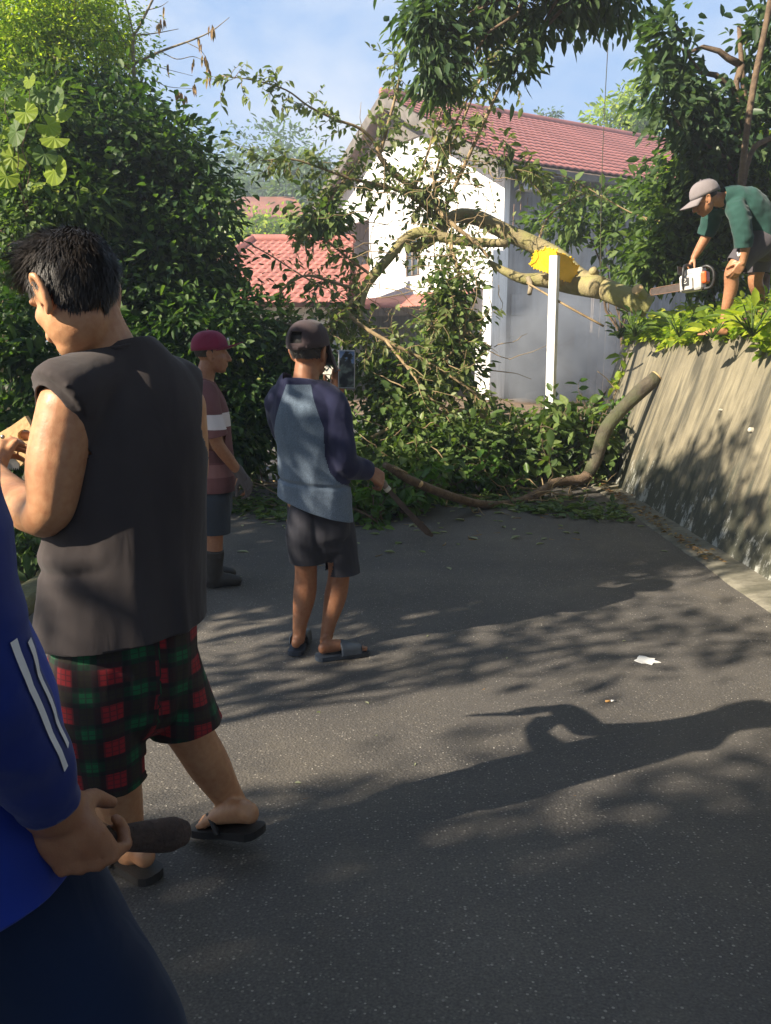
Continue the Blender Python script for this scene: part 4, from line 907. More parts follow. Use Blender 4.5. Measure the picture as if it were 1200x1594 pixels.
for q in ((670, 60, 7.6), (690, 140, 7.6), (755, 40, 7.8), (830, 60, 7.9), (800, 120, 7.8), (910, 20, 8.0), (730, 20, 7.7)): lim.append((wobble(P(900, -60, 7.8), P(*q), 6, .04), [.03, .025, .02, .016, .012, .008, .005]))
link('limbs', wood_mesh('limbs', lim, 7), 'bark_brown', ov)
vn = empty('hanging_vine', Vector((4.1, 8.9, 1.8)), 'thick bare vine stem rising along the right edge above the chainsaw man', 'vine')
link('stem', wood_mesh('stem', [smoothline([(1150, 330, 8.9), (1158, 240, 8.9), (1172, 140, 8.9), (1190, 50, 8.9), (1205, -30, 8.9)], [.045, .035, .035, .032, .03]), smoothline([(1150, 330, 8.9), (1168, 240, 9.0), (1200, 215, 9.1), (1240, 200, 9.2)], [.03, .028, .03, .03])], 8), 'bark_brown', vn)
def bush(name, blobs, n, per, lf, mat, label, base, seed, cat='bush', bite=.3, tr=.03, limbs=14, cr=.2, wr=.5): return tree(name, base, blobs, n, per, lf, mat, 'bark_brown', label, cat, None, tr, limbs, cr, wr, seed, bite=bite, shell=.25)
bush('smoky_bush', [B_(900, 330, 13.0, .8, .7, .5), B_(960, 390, 12.6, .8, .6, .6), B_(860, 350, 13.2, .5, .5, .4), B_(1000, 300, 12.5, .6, .6, .5)], 95, 16, .15, 'leaf_mid', 'pale green bush behind the felled trunk, against the grey house wall', (4.0, 13, .6), 61)
bush('bank_bush', [B_(1060, 360, 9.9, .45, .5, .5), B_(1020, 400, 9.9, .4, .4, .35), B_(1130, 300, 9.8, .5, .5, .5), B_(1190, 330, 9.6, .5, .5, .7), B_(1060, 290, 10.0, .4, .4, .4), B_(1100, 420, 9.6, .5, .4, .35)], 300, 18, .12, 'leaf_mid', 'leafy green bush on the bank right behind the chainsaw', (4.0, 9.9, 1.8), 62)
bush('bank_bush', [B_(1150, 250, 10.8, .6, .5, .5), B_(1190, 380, 10.6, .6, .5, .5), B_(1110, 250, 10.9, .5, .4, .4), B_(1090, 330, 10.6, .5, .4, .4)], 230, 18, .16, 'leaf_bright', 'sunlit large-leaved bush behind the back of the man with the chainsaw', (5.0, 10.8, 2.0), 63)
# small vine with a lime shoot on the wall
sv = empty('wall_shoot', P(950, 640, 9.6), 'bright lime shoot growing up the end panel of the wall', 'plant')
l1 = smoothline([(935, 660, 10.4), (955, 620, 10.2), (968, 580, 10.1), (975, 550, 10.0), (985, 545, 9.95)], [.012, .01, .008, .006, .004]); l2 = smoothline([(960, 610, 10.15), (945, 590, 10.1), (930, 578, 10.05)], [.008, .006, .004])
W, a, b, c, d = twigs([l1[0], l2[0]], 15, .16, .11, np.random.default_rng(9), .1, gap=.04, spread=.7); d = d * 1.5
link('stem', wood_mesh('stem', [l1, l2] + W, 5), 'bark_twig', sv); link('foliage', leaf_mesh('foliage', a, b, c, d, .5), 'leaf_lime', sv)
# low creeping ground cover that spills over the top of the wall
rgc = np.random.default_rng(15); LP, LD, LN, LL = [], [], [], []
for _ in range(5200):
    y = rgc.uniform(3.0, 11.6); e = wall_x(y) + top_off(y); yy = y - (max(0, y - 8) / 4) * .42
    dens = noise.noise(Vector((y * 1.3, 0, 9)))
    spill = max(0, .10 + .24 * noise.noise(Vector((y * 1.7, 3, 1)))) * rgc.random()
    t = rgc.random()
    if t < .34: x = e - spill * .30 - .01; z = ZT + .02 - spill + rgc.random() * .06
    else: x = e + rgc.random() ** 1.5 * 1.3; z = bank_z(x, y) + .03 + rgc.random() ** 1.6 * (.20 + .22 * max(0, dens))
    LP.append((x, yy, z)); LD.append((rgc.normal(-.4, .7), rgc.normal(-.2, .7), rgc.normal(.1, .45))); LN.append((rgc.normal(-.2, .5), rgc.normal(-.3, .5), 1)); LL.append(rgc.uniform(.05, .12))
o = link('ground_cover', leaf_mesh('ground_cover', LP, LD, LN, LL, .62), 'leaf_bright'); tag(o, 'yellow-green creeping ground cover spilling over the top of the wall', 'ground cover', kind='stuff')
def rosette(name, px, py, Y, n, lf, mat, label, seed, wr=.42, up=.7):
    rg = np.random.default_rng(seed); p = P(px, py, Y); p.z = bank_z(p.x, Y) - .01 if Y > 5 else p.z
    e = empty(name, p, label, 'plant'); a, b, c, d, W = [], [], [], [], []
    for i in range(n):
        v = Vector((rg.normal(0, .6), rg.normal(0, .6), up + .4 * rg.random())).normalized(); h = rg.uniform(.05, .28); q = p + v * h
        W.append(([p, p + v * h * .5, q], [.007, .006, .004])); a.append(q); b.append((v.x * 1.3, v.y * 1.3, v.z * .35)); c.append((rg.normal(0, .3), rg.normal(-.3, .3), 1)); d.append(lf * rg.uniform(.6, 1.25))
    link('stem', wood_mesh('stem', W, 5), 'leaf_mid', e); link('leaves', leaf_mesh('leaves', a, b, c, d, wr), mat, e)
rosette('broad_leaf_plant', 1175, 480, 6.0, 16, .20, 'leaf_bright', 'broad-leaved plant at the right edge below the purple flowers', 71)
rosette('broad_leaf_plant', 1115, 450, 6.6, 9, .20, 'leaf_bright', 'plant with two long upright leaves beside the bent knee', 72)
rosette('broad_leaf_plant', 990, 490, 8.6, 26, .14, 'leaf_mid', 'dark glossy plant on the wall corner under the trunk end', 73)
rosette('broad_leaf_plant', 965, 500, 10.6, 26, .14, 'leaf_mid', 'glossy leafy plant overhanging the far corner of the wall', 76)
rosette('broad_leaf_plant', 1060, 490, 7.4, 16, .17, 'leaf_mid', 'clump of broad leaves on the wall below the saw engine', 75)
rosette('purple_plant', 1188, 440, 6.6, 60, .07, 'leaf_purple', 'purple-leaved plant at the right edge behind the bent knee', 74, .35, 1.1)
wr_ = empty('hanging_wire', P(946, 0, 12), 'thin wire hanging down in front of the red roof', 'wire'); link('strand', wood_mesh('strand', [smoothline([(955, -60, 12), (947, 60, 12), (941, 170, 12), (936, 300, 12), (934, 470, 12)], [.006, .006])], 5), 'bark_dark', wr_)
# ================================================================== people
SKN = [('skin_tan', (0.50, 0.265, 0.135)), ('skin_brown', (0.31, 0.145, 0.075)), ('skin_warm', (0.40, 0.20, 0.105))]
for n_, c_ in SKN: skin(n_, c_)
plain('hair_black', (0.020, 0.014, 0.010), 0.55, 0.5, 40.0, 0.3, 200.0)
plain('hair_brown', (0.045, 0.026, 0.016), 0.4, 0.5, 40.0, 0.3, 200.0)
plain('rubber_dark', (0.025, 0.022, 0.02), 0.6, 0.3, 20.0, 0.3, 90.0)
plain('rubber_blue', (0.028, 0.038, 0.055), 0.5, 0.25, 20.0, 0.3, 90.0)
cloth('shirt_charcoal', (0.046, 0.037, 0.037), (0.066, 0.054, 0.052))
cloth('shirt_heather', (0.12, 0.165, 0.22), (0.17, 0.215, 0.275), heather=.35)
cloth('sleeve_navy', (0.016, 0.018, 0.050))
cloth('shorts_dark', (0.022, 0.022, 0.030), (0.035, 0.035, 0.045))
cloth('shorts_grey', (0.085, 0.075, 0.085)); cloth('shorts_slate', (0.035, 0.043, 0.055))
cloth('shirt_green', (0.020, 0.062, 0.052)); cloth('cap_maroon', (0.19, 0.018, 0.05)); cloth('cap_dark', (0.050, 0.034, 0.036)); cloth('cap_grey', (0.20, 0.175, 0.18))
cloth('jacket_blue', (0.010, 0.022, 0.145), (0.016, 0.034, 0.21), rough=.6); cloth('jacket_royal', (0.011, 0.035, 0.28), (0.016, 0.045, 0.36), rough=.6); cloth('trousers_navy', (0.006, 0.014, 0.040))
cloth('glove_grey', (0.10, 0.085, 0.085))
plain('white_stripe', (0.78, 0.76, 0.74), 0.7, 0.06, 30.0)
def polo():
    m, n, b, o = nodes_of('shirt_polo'); co = coords(n); sp = n.nodes.new('ShaderNodeSeparateXYZ'); n.links.new(co, sp.inputs[0])
    zz = lambda py: P(330, py, 5.0).z
    def band(y0, y1): return math_(n, 'MULTIPLY', math_(n, 'LESS_THAN', sp.outputs[2], zz(y0)), math_(n, 'GREATER_THAN', sp.outputs[2], zz(y1)))
    t = N(n, 'TexNoise', Scale=5.0, Detail=5.0); n.links.new(co, t.inputs['Vector'])
    col = ramp(n, t.outputs['Fac'], [(0.3, (0.115, 0.042, 0.044)), (0.7, (0.17, 0.066, 0.066))])
    col = mixc(n, band(700, 716), col, (0.10, 0.036, 0.038)); col = mixc(n, band(719, 739), col, (0.24, 0.11, 0.105)); col = mixc(n, band(641, 663), col, (0.62, 0.56, 0.56))
    n.links.new(col, b.inputs['Base Color']); b.inputs['Roughness'].default_value = .85
    w_ = N(n, 'TexNoise', Scale=1.6, Detail=3.0); n.links.new(coords(n, (9, 9, 3)), w_.inputs['Vector']); bump(n, b, w_.outputs['Fac'], .35, .03)
polo()
def plaid():
    m, n, b, o = nodes_of('shorts_plaid'); at = n.nodes.new('ShaderNodeAttribute'); at.attribute_name = 'weave'
    sp = n.nodes.new('ShaderNodeSeparateXYZ'); n.links.new(at.outputs['Vector'], sp.inputs[0])
    def soft(s, per, lo, hi, e=.014):
        f = math_(n, 'FRACT', math_(n, 'DIVIDE', s, per)); r = n.nodes.new('ShaderNodeValToRGB'); el = r.color_ramp.elements
        for _ in range(2): el.new(.5)
        for i, (p, c) in enumerate(((max(0, lo - e), 0), (lo, 1), (hi, 1), (min(1, hi + e), 0))): el[i].position = p; el[i].color = (c, c, c, 1)
        n.links.new(f, r.inputs[0]); return r.outputs[0]
    U, V_ = sp.outputs[0], sp.outputs[1]; pu, pv = .098, .088
    u, v = soft(U, pu, .06, .50), soft(V_, pv, .06, .50); gu, gv = soft(U, pu, .66, .90, .05), soft(V_, pv, .66, .90, .05)
    col = (0.007, 0.009, 0.008)
    c1 = mixc(n, math_(n, 'MULTIPLY', math_(n, 'MAXIMUM', gu, gv), .5), col, (0.004, 0.055, 0.020)); c1 = mixc(n, math_(n, 'MULTIPLY', gu, gv), c1, (0.007, 0.105, 0.035))
    c1 = mixc(n, math_(n, 'MULTIPLY', math_(n, 'MAXIMUM', u, v), .42), c1, (0.055, 0.005, 0.008))
    c1 = mixc(n, math_(n, 'MULTIPLY', u, v), c1, (0.27, 0.012, 0.016))
    lines = math_(n, 'MAXIMUM', soft(U, pu * .145, .42, .55, .08), soft(V_, pv * .145, .42, .55, .08)); c1 = mixc(n, math_(n, 'MULTIPLY', lines, .6), c1, (0.02, 0.012, 0.016))
    n.links.new(c1, b.inputs['Base Color']); b.inputs['Roughness'].default_value = .85
    w_ = N(n, 'TexNoise', Scale=1.6, Detail=3.0); n.links.new(coords(n, (9, 9, 2)), w_.inputs['Vector']); bump(n, b, w_.outputs['Fac'], .4, .03)
plaid()
def frame(fwd, up=(0, 0, 1)):
    f = Vector(fwd).normalized(); r = f.cross(Vector(up)).normalized(); u = r.cross(f); return Matrix((r, f, u)).transposed()
def head(S, c, fwd, up=(0, 0, 1), k=1.0):
    """cranium, face, jaw, nose, brow, lips and ears; returns head frame"""
    M = frame(fwd, up); c = Vector(c); T = lambda x, y, z: c + M @ Vector((x * k, y * k, z * k)); E = lambda p, r: S.ell(T(*p), tuple(q * k for q in r), M)
    E((0, -.012, .030), (.076, .096, .086)); E((0, .022, -.030), (.066, .072, .082)); E((0, .048, -.082), (.044, .042, .034)); E((0, .070, -.098), (.022, .018, .018))
    E((.040, .048, -.018), (.024, .030, .024)); E((-.040, .048, -.018), (.024, .030, .024)); E((0, .076, .028), (.052, .016, .012))
    S.tube([T(0, .088, .022), T(0, .102, -.004), T(0, .114, -.030)], [.009 * k, .011 * k, .015 * k], tuple(M.col[0]), 4, 10)
    E((.012, .098, -.033), (.010, .012, .009)); E((-.012, .098, -.033), (.010, .012, .009))
    S.tube([T(-.024, .080, -.060), T(0, .094, -.058), T(.024, .080, -.060)], [.007 * k, .009 * k, .007 * k], tuple(M.col[2]), 3, 8)
    S.tube([T(-.020, .080, -.070), T(0, .091, -.071), T(.020, .080, -.070)], [.007 * k, .010 * k, .007 * k], tuple(M.col[2]), 3, 8)
    for sx in (-1, 1):
        ring = [T(sx * .074, .008, -.020), T(sx * .084, -.002, .012), T(sx * .092, -.016, .026), T(sx * .094, -.030, .016), T(sx * .088, -.028, -.010), T(sx * .079, -.012, -.036), T(sx * .074, .004, -.042)]
        S.tube(ring, [.006 * k, .006 * k, .007 * k, .007 * k, .007 * k, .009 * k, .006 * k], (0, 0, 1), 4, 8); E((sx * .080, -.012, -.006), (.007, .018, .028))
    return M
def hand(S, w_, d, pn, side=1, curl=(40, 45, 50, 55), k=1.0, thumb=None, spread=6):
    """palm with five jointed fingers; d = towards the fingertips, pn = way the palm faces, side = thumb side"""
    w_, d, pn = Vector(w_), Vector(d).normalized(), Vector(pn); pn = (pn - d * pn.dot(d)).normalized(); lat = d.cross(pn) * side; tips = []
    lens = (.070, .078, .072, .056); offs = (.031, .010, -.011, -.030); mc = (.090, .093, .088, .080)
    for i in range(4):
        kn = w_ + d * mc[i] * k + lat * offs[i] * k; S.tube([w_ + lat * offs[i] * .55 * k, w_ + d * mc[i] * .5 * k + lat * offs[i] * .9 * k - pn * .003, kn], [.014 * k, .0145 * k, .0115 * k], tuple(lat), 4, 10)
        v = (d + lat * math.tan(math.radians(spread * (1.5 - i)))).normalized(); p = kn; chain = [kn]; a = math.radians(curl[i])
        for j, fr in enumerate((.45, .31, .24)):
            ang = a * (.85, 1.15, .75)[j]; ax = lat
            v = (v * math.cos(ang) + pn * math.sin(ang) * (1 if True else 0)).normalized() if j == 0 else rot_to(v, d, pn, ang)
            p = p + v * lens[i] * fr * k * 1.1; chain.append(p)
        S.tube(chain, [.0100 * k, .0092 * k, .0086 * k, .0072 * k], tuple(lat), 4, 10); tips.append(p); S.ell(kn - pn * .0035 * k, (.0118 * k, .0118 * k, .0118 * k), None, 10, 8); S.ell(chain[1] - pn * .001 * k, (.0105 * k,) * 3, None, 10, 8)
    b = w_ + d * .018 * k + lat * .024 * k + pn * .008 * k; th = thumb or (d * .62 + lat * .62 + pn * .45); th = Vector(th).normalized()
    q = b + th * .042 * k; v2 = (th * .75 + d * .55 + pn * .15).normalized(); r = q + v2 * .034 * k; e = r + (v2 * .8 + d * .3 + pn * .25).normalized() * .026 * k
    S.tube([b, q, r, e], [.0165 * k, .0130 * k, .0110 * k, .0088 * k], tuple(lat), 4, 10)
    return tips
def rot_to(v, d, pn, ang):
    """turn v further in the d-pn plane, towards the palm"""
    side = d.cross(pn); return Matrix.Rotation(-ang if (Matrix.Rotation(.1, 3, side) @ d).dot(pn) < 0 else ang, 3, side) @ v
def foot(S, heel, d, ln=.25, lift=0.0, ankle=None, k=1.0):
    """foot with heel, instep and five toes, standing at heel (sole height) and pointing along d"""
    d = Vector((d[0], d[1], 0)).normalized(); u = Vector((0, 0, 1)); l = d.cross(u); h = Vector(heel) + u * lift; toe = Vector(heel) + d * ln + u * .0
    f = lambda t, z: h.lerp(toe, t) + u * z
    S.tube([f(.08, .034), f(.30, .040), f(.55, .034), f(.76, .022)], [(.025 * k, .029), (.027 * k, .033), (.036 * k, .027), (.041 * k, .018)], tuple(l), 4, 14)
    for i in range(5): S.tube([f(.74, .016) + l * (.030 - .015 * i) * k, f(1.0 - .045 * abs(i - 1) * (1 if i else 1), .011) + l * (.034 - .0165 * i) * k], [.0115, .0095 if i else .0125], tuple(l), 3, 8)
    if ankle is not None: S.tube([ankle, ankle.lerp(f(.22, .045), .55), f(.20, .045)], [.033 * k, .031 * k, .029 * k], tuple(l), 4, 14)
def sandal(name, heel, d, parent, mat, ln=.27, wid=.047, lift=0.0, slide=False, zoff=.0):
    d = Vector((d[0], d[1], 0)).normalized(); u = Vector((0, 0, 1)); l = d.cross(u); h = Vector(heel) - d * .015; out = []
    prof = [(0, .3), (.02, .6), (.08, .82), (.25, .80), (.45, .80), (.7, 1.0), (.85, .98), (.95, .75), (1, .35)]
    def pt(t, s): return h + d * ln * t + l * s * wid + u * (lift * (1 - t) + zoff)
    ring = [pt(t, w__) for t, w__ in prof] + [pt(t, -w__) for t, w__ in reversed(prof)]
    n_ = len(ring); th = .022; v = [p for p in ring] + [p + u * th for p in ring]; f_ = [tuple(range(n_ - 1, -1, -1)), tuple(range(n_, 2 * n_))] + [(i, (i + 1) % n_, n_ + (i + 1) % n_, n_ + i) for i in range(n_)]
    so_ = link(name, fixn(mesh(name, v, f_)), mat, parent); S = Sculpt()
    if slide:
        for t in (.48, .53, .58, .63, .68, .73, .78): S.tube([pt(t, .98) + u * .015, pt(t, .8) + u * .060, pt(t, 0) + u * .082 - u * (t - .5) * .10, pt(t, -.8) + u * .060, pt(t, -.98) + u * .015], [(.016, .006)], tuple(d), 4, 8)
    else:
        a = pt(.80, 0) + u * .03
        for s_ in (-1, 1): S.tube([a, pt(.66, .5 * s_) + u * .06, pt(.46, .95 * s_) + u * .020], [.006, .008, .007], tuple(d), 4, 8)
    link('strap', S.melt('strap', .005, 6) if slide else S.raw('strap'), mat, so_); return so_
def hairs(name, c, M, k, parent, mat, n=3000, ln=.035, region=None, seed=1, spike=.5, back=.2, wid=.0016, cap=True):
    """short hair: a close cap plus thousands of tapered tufts"""
    rg = np.random.default_rng(seed); V = []; Fc = []; c = Vector(c)
    r0 = Vector((.079, .099, .089)) * k; cc = c + M @ Vector((0, -.012 * k, .030 * k)); cnt = 0
    while cnt < n:
        d = rg.normal(0, 1, 3); d /= np.linalg.norm(d); d = Vector(d)
        if region and not region(d): continue
        base = cc + M @ Vector((d.x * r0.x, d.y * r0.y, d.z * r0.z)); nn = (M @ d).normalized()
        cl_ = noise.noise(d * 4.0 + Vector((seed, 0, 0))); cl2 = noise.noise(d * 4.0 + Vector((0, seed, 9)))
        whorl = Vector((.1, -.62, .78)); tg = d - whorl; tg = (tg - d * tg.dot(d)); tg = (M @ tg.normalized()) if tg.length > 1e-3 else nn
        up_ = max(0, min(1, (d.z - .25) * 2.2)) * max(0, min(1, (d.y + .55) * 1.4))
        dr = (nn * (.30 + spike * up_) + tg * (.85 - .25 * up_) + (M @ Vector((cl_ * .55, cl2 * .4, .10 * up_))) + Vector(rg.normal(0, .14, 3))).normalized(); L_ = ln * (.45 + rg.random() * .5) * (.75 + 1.0 * up_)
        sd_ = dr.cross(nn); sd_ = sd_.normalized() if sd_.length > 1e-3 else M.col[0]
        mid = base + dr * L_ * .55 + nn * L_ * .05; tip = base + dr * L_ - Vector((0, 0, L_ * .12)); b = len(V)
        V += [base - nn * .004 - sd_ * wid, base - nn * .004 + sd_ * wid, mid + sd_ * wid * .9, mid - sd_ * wid * .9, tip]; Fc += [(b, b + 1, b + 2, b + 3), (b + 3, b + 2, b + 4)]; cnt += 1
    if cap:
        S = Sculpt(); S.ell((0, 0, 0), (1, 1, 1), None, 36, 24); b = len(V); idx = {}
        for i, v in enumerate(S.v):
            d = v.normalized(); idx[i] = len(V); V.append(cc + M @ Vector((d.x * r0.x, d.y * r0.y, d.z * r0.z)) * (1.012 + .02 * noise.noise(d * 7)))
        for f_ in S.f:
            m_ = sum((S.v[i] for i in f_), Vector()) / len(f_)
            if not region or region(m_.normalized()): Fc.append(tuple(idx[i] for i in f_))
    return link(name, mesh(name, V, Fc, True), mat, parent)
def cap_hat(parent, c, M, k, mat, brim_len=.075, brim_tilt=-.12, tip=(0, 0, 0), button=True, arch=False):
    """baseball cap: panelled crown, curved brim, button"""
    c = Vector(c); T = lambda x, y, z: c + M @ Vector((x * k, y * k, z * k)); V = []; Fc = []; nu, nv = 36, 10
    for j in range(nv + 1):
        th = (math.pi / 2) * j / nv
        for i in range(nu):
            ph = 2 * math.pi * i / nu; pan = 1 - .012 * abs(math.cos(3 * ph)) ** 8
            V.append(T(.086 * math.sin(th) ** .80 * math.cos(ph) * pan, -.010 + .106 * math.sin(th) ** .80 * math.sin(ph) * pan, .022 + .108 * math.cos(th) ** .85 if th < 1.57 else .022))
    for j in range(nv):
        for i in range(nu):
            q = (i + 1) % nu
            a_ = 2 * math.pi * (i + .5) / nu; back = abs((a_ - 1.5 * math.pi)) 
            if arch and back < .42 and j >= nv - 4 and back < .42 * math.sqrt(max(0, 1 - ((nv - 1 - j) / 4) ** 2)) + .02 and j < nv - 1: continue
            Fc.append((j * nu + i, (j + 1) * nu + i, (j + 1) * nu + q, j * nu + q))
    cr = link('crown', mesh('crown', V, Fc, True), mat, parent); thick(cr, .004)
    V = []; Fc = []; nb, mb = 16, 6
    for i in range(nb + 1):
        ph = math.radians(18 + 144 * i / nb)
        for j in range(mb + 1):
            t = j / mb; x = .086 * math.cos(ph) * (1 + .02 * t); y0 = -.010 + .106 * math.sin(ph); y = y0 + brim_len * t * math.sin(ph) ** .55
            V.append(T(x, y, .024 - .010 * t + brim_tilt * t * brim_len / .1 - .016 * (x / .086) ** 2 * (.4 + t)))
    for i in range(nb):
        for j in range(mb): a = i * (mb + 1) + j; Fc.append((a, a + 1, a + mb + 2, a + mb + 1))
    br = link('brim', mesh('brim', V, Fc, True), mat, parent); thick(br, .004)
    if button: S = Sculpt(); S.ell(T(0, -.010, .131), .007 * k, M); link('button', S.raw('button'), mat, cr)
    return cr
def wrinkle(amp, sx, sz, seed=0.0, fine=.35):
    def f(c):
        p = Vector((c.x * sx + seed, c.y * sx, c.z * sz)); q = Vector((c.x * sx * 2.1, c.y * sx * 2.1 + seed, c.z * sz * 2.6 + c.x * 3))
        a = noise.noise(p); b = noise.noise(q); return amp * ((1 - abs(a) * 2) * .55 + a * .5 + fine * b)
    return f
def garment(name, S, parent, mat, cuts, wr_, voxel=.008, it=5, th=.004, fn=None, seams=()):
    me = S.melt(name, voxel, it)
    if wr_: shift(me, wr_)
    cut(me, cuts)
    if seams:
        bm = bmesh.new(); bm.from_mesh(me)
        for p_, n_ in seams: bmesh.ops.bisect_plane(bm, geom=bm.verts[:] + bm.edges[:] + bm.faces[:], plane_co=p_, plane_no=n_.normalized())
        bm.to_mesh(me); bm.free(); me.polygons.foreach_set('use_smooth', [True] * len(me.polygons))
    o = link(name, me, mat, parent)
    if fn:
        idx = [fn(p.center) for p in me.polygons]; me.polygons.foreach_set('material_index', idx)
    return thick(o, th) if th else o
def weave_attr(me, fn):
    at = me.attributes.new('weave', 'FLOAT_VECTOR', 'POINT'); at.data.foreach_set('vector', np.array([fn(v.co) for v in me.vertices]).ravel())

# ------------------------------------------------------------------ A: man in the torn sleeveless shirt and plaid shorts
def person_A():
    YA = 1.83; fwd = Vector((-.52, .855, 0)); rt = Vector((.855, .52, 0))
    e = empty('person', G(270, 1365), 'man in torn charcoal sleeveless shirt and red plaid shorts looking down at a hand saw', 'person')
    S = Sculpt(); hc = P(115, 459, 1.80); hf = Vector((-.75, .50, -.52)); M = head(S, hc, hf, (-.34, .22, 1), 1.07)
    S.tube([P(172, 560, 1.86), P(152, 515, 1.84), P(135, 470, 1.82)], [.072, .064, .060], rt, 4)                                        # neck
    S.tube([P(195, 990, 1.84), P(198, 850, 1.85), P(200, 720, 1.86), P(192, 610, 1.87), P(178, 565, 1.87)], [(.165, .12), (.155, .115), (.165, .115), (.16, .09), (.08, .06)], rt)
    S.tube([P(104, 632, 1.73), P(88, 720, 1.71), P(80, 785, 1.70), P(66, 806, 1.71)], [.060, .063, .052, .046], rt, 5, 18)                          # left upper arm
    S.tube([P(70, 803, 1.72), P(40, 790, 1.78), P(8, 760, 1.88), P(-8, 735, 1.97)], [.049, .050, .040, .028], (0, 0, 1), 5, 16)                    # left forearm
    hand(S, P(-8, 735, 1.97), P(2, 700, 2.05) - P(-8, 735, 1.97), Vector((.5, .8, .1)), 1, (35, 40, 45, 50), 1.0, Vector((.45, .1, 1)))
    S.tube([P(285, 630, 1.98), P(290, 740, 2.03), P(262, 800, 2.10)], [.056, .054, .046], rt, 5, 16); S.tube([P(262, 800, 2.10), P(190, 750, 2.20), P(100, 700, 2.20), P(84, 694, 2.19)], [.046, .045, .034, .028], (0, 0, 1), 5, 16)
    hand(S, P(84, 694, 2.19), Vector((-1, 0, .06)), Vector((.1, -.9, -.45)), -1, (22, 38, 46, 50), 1.0, Vector((-.85, -.1, .75)))
    # legs
    aL, aR = P(203, 1328, 1.86), P(372, 1266, 2.02); hl = G(232, 1388); tR = G(338, 1346)
    S.tube([P(160, 1010, 1.79), P(158, 1110, 1.78), P(178, 1190, 1.80), P(184, 1245, 1.83), P(198, 1300, 1.86), aL], [.090, .080, .062, .060, .044, .036], rt, 5, 18)
    S.tube([P(240, 1010, 1.90), P(262, 1080, 1.92), P(295, 1140, 1.93), P(325, 1190, 1.97), P(352, 1235, 2.0), aR], [.090, .080, .060, .056, .042, .036], rt, 5, 18)
    foot(S, Vector((hl.x, hl.y + .03, gz(hl.y) + .035)), (-.82, .57, 0), .25, .0, aL, 1.05)
    hR = G(398, 1350); hR = Vector((hR.x, hR.y + .02, gz(hR.y) + .035)); foot(S, hR, (-.74, .50, 0), .215, .078, aR, 1.0)
    body = link('body', S.melt('body', .005, 4), 'skin_tan', e)
    sandal('flip_flop', Vector((hl.x, hl.y + .03, gz(hl.y) + .012)), (-.82, .57, 0), e, 'rubber_dark'); sandal('flip_flop', hR - Vector((0, 0, .022)), (-.74, .50, 0), e, 'rubber_dark', .25, lift=.072)
    # shirt, open at neck, arms and hem
    S = Sculpt()
    S.tube([P(193, 1040, 1.84), P(193, 990, 1.84), P(196, 900, 1.85), P(200, 760, 1.86), P(200, 680, 1.87), P(194, 610, 1.87), P(186, 566, 1.87), P(176, 535, 1.87)], [(.202, .15), (.198, .146), (.186, .138), (.182, .136), (.184, .128), (.172, .105), (.12, .082), (.088, .072)], rt, 5, 30, (False, False))
    S.tube([P(230, 585, 1.90), P(182, 576, 1.85), P(112, 606, 1.74), P(90, 622, 1.71)], [.060, .064, .072, .074], (0, 0, 1), 5, 18, (True, False)); S.tube([P(112, 612, 1.745), P(112, 690, 1.765)], [.074, .070], rt, 4, 18)
    S.tube([P(200, 580, 1.88), P(268, 598, 1.95), P(288, 628, 1.985)], [.060, .066, .070], (0, 0, 1), 5, 18, (True, False)); S.tube([P(282, 610, 1.965), P(280, 700, 1.98)], [.066, .07], rt, 4, 18)
    ax = (P(70, 640, 1.69) - P(130, 600, 1.77)).normalized()
    wr_ = wrinkle(.012, 10, 2.0, 2.0)
    def folds(c):
        a = max(0, (1.28 - c.z)) / .4
        l_ = (c - P(195, 870, 1.85)).dot(rt); z0 = P(100, 868, 1.8).z + .12 * l_
        tuck = max(0, 1 - abs(c.z - z0) / .020) * max(0, min(1, (-.06 - l_) / .06)); puff = max(0, 1 - abs(c.z - z0 - .035) / .03) * max(0, min(1, (-.06 - l_) / .06))
        return wr_(c) * (.7 + min(1.6, a)) - .007 * tuck + .006 * puff
    garment('sleeveless_shirt', S, e, 'shirt_charcoal', [(P(193, 978, 1.84), (0.05, 0, -1), .34), (P(78, 628, 1.70), ax, .125), (P(292, 640, 1.99), Vector((.8, .5, -.25)), .12), (P(172, 545, 1.87), Vector((-.35, .1, 1)), .10)], folds, .007, 5)
    # frayed threads round the arm hole and neck
    S = Sculpt(); S.tube([P(108, 560, 1.80), P(150, 545, 1.795), P(190, 540, 1.80), P(225, 526, 1.86)], [.0045], (0, 0, 1), 5, 8); link('collar', S.raw('collar'), 'shirt_charcoal', e)
    # shorts
    S = Sculpt(); S.tube([P(195, 960, 1.84), P(195, 1040, 1.84), P(196, 1085, 1.84)], [(.168, .125), (.172, .13), (.15, .12)], rt, 4, 24)
    kl, kr = P(166, 1212, 1.80), P(290, 1128, 1.94)
    S.tube([P(150, 1020, 1.80), P(150, 1110, 1.79), kl, P(170, 1240, 1.80)], [(.105, .12), (.104, .115), (.096, .105), (.094, .10)], rt, 5, 24, (True, False))
    S.tube([P(240, 1020, 1.90), P(262, 1070, 1.92), kr, P(302, 1150, 1.95)], [(.105, .12), (.098, .108), (.090, .098), (.088, .095)], rt, 5, 24, (True, False))
    sh = garment('shorts', S, e, 'shorts_plaid', [(kl, (.06, 0, -1), .2), (kr, Vector((.12, .0, -1)), .16)], wrinkle(.007, 11, 3.0, 5.0), .007, 5)
    mL, mR = P(155, 1110, 1.79), P(262, 1075, 1.92)
    def wv(c):
        m_ = mL if (c - mL).length_squared < (c - mR).length_squared else mR
        l_ = (c - m_).dot(rt); w__ = -(c - m_).dot(fwd); return (math.atan2(l_, w__ + .02) * .115 + (.02 if m_ is mL else .075), c.z + (0 if m_ is mL else .02) + .25 * max(0, c.x - mR.x), 0)
    weave_attr(sh.data, wv)
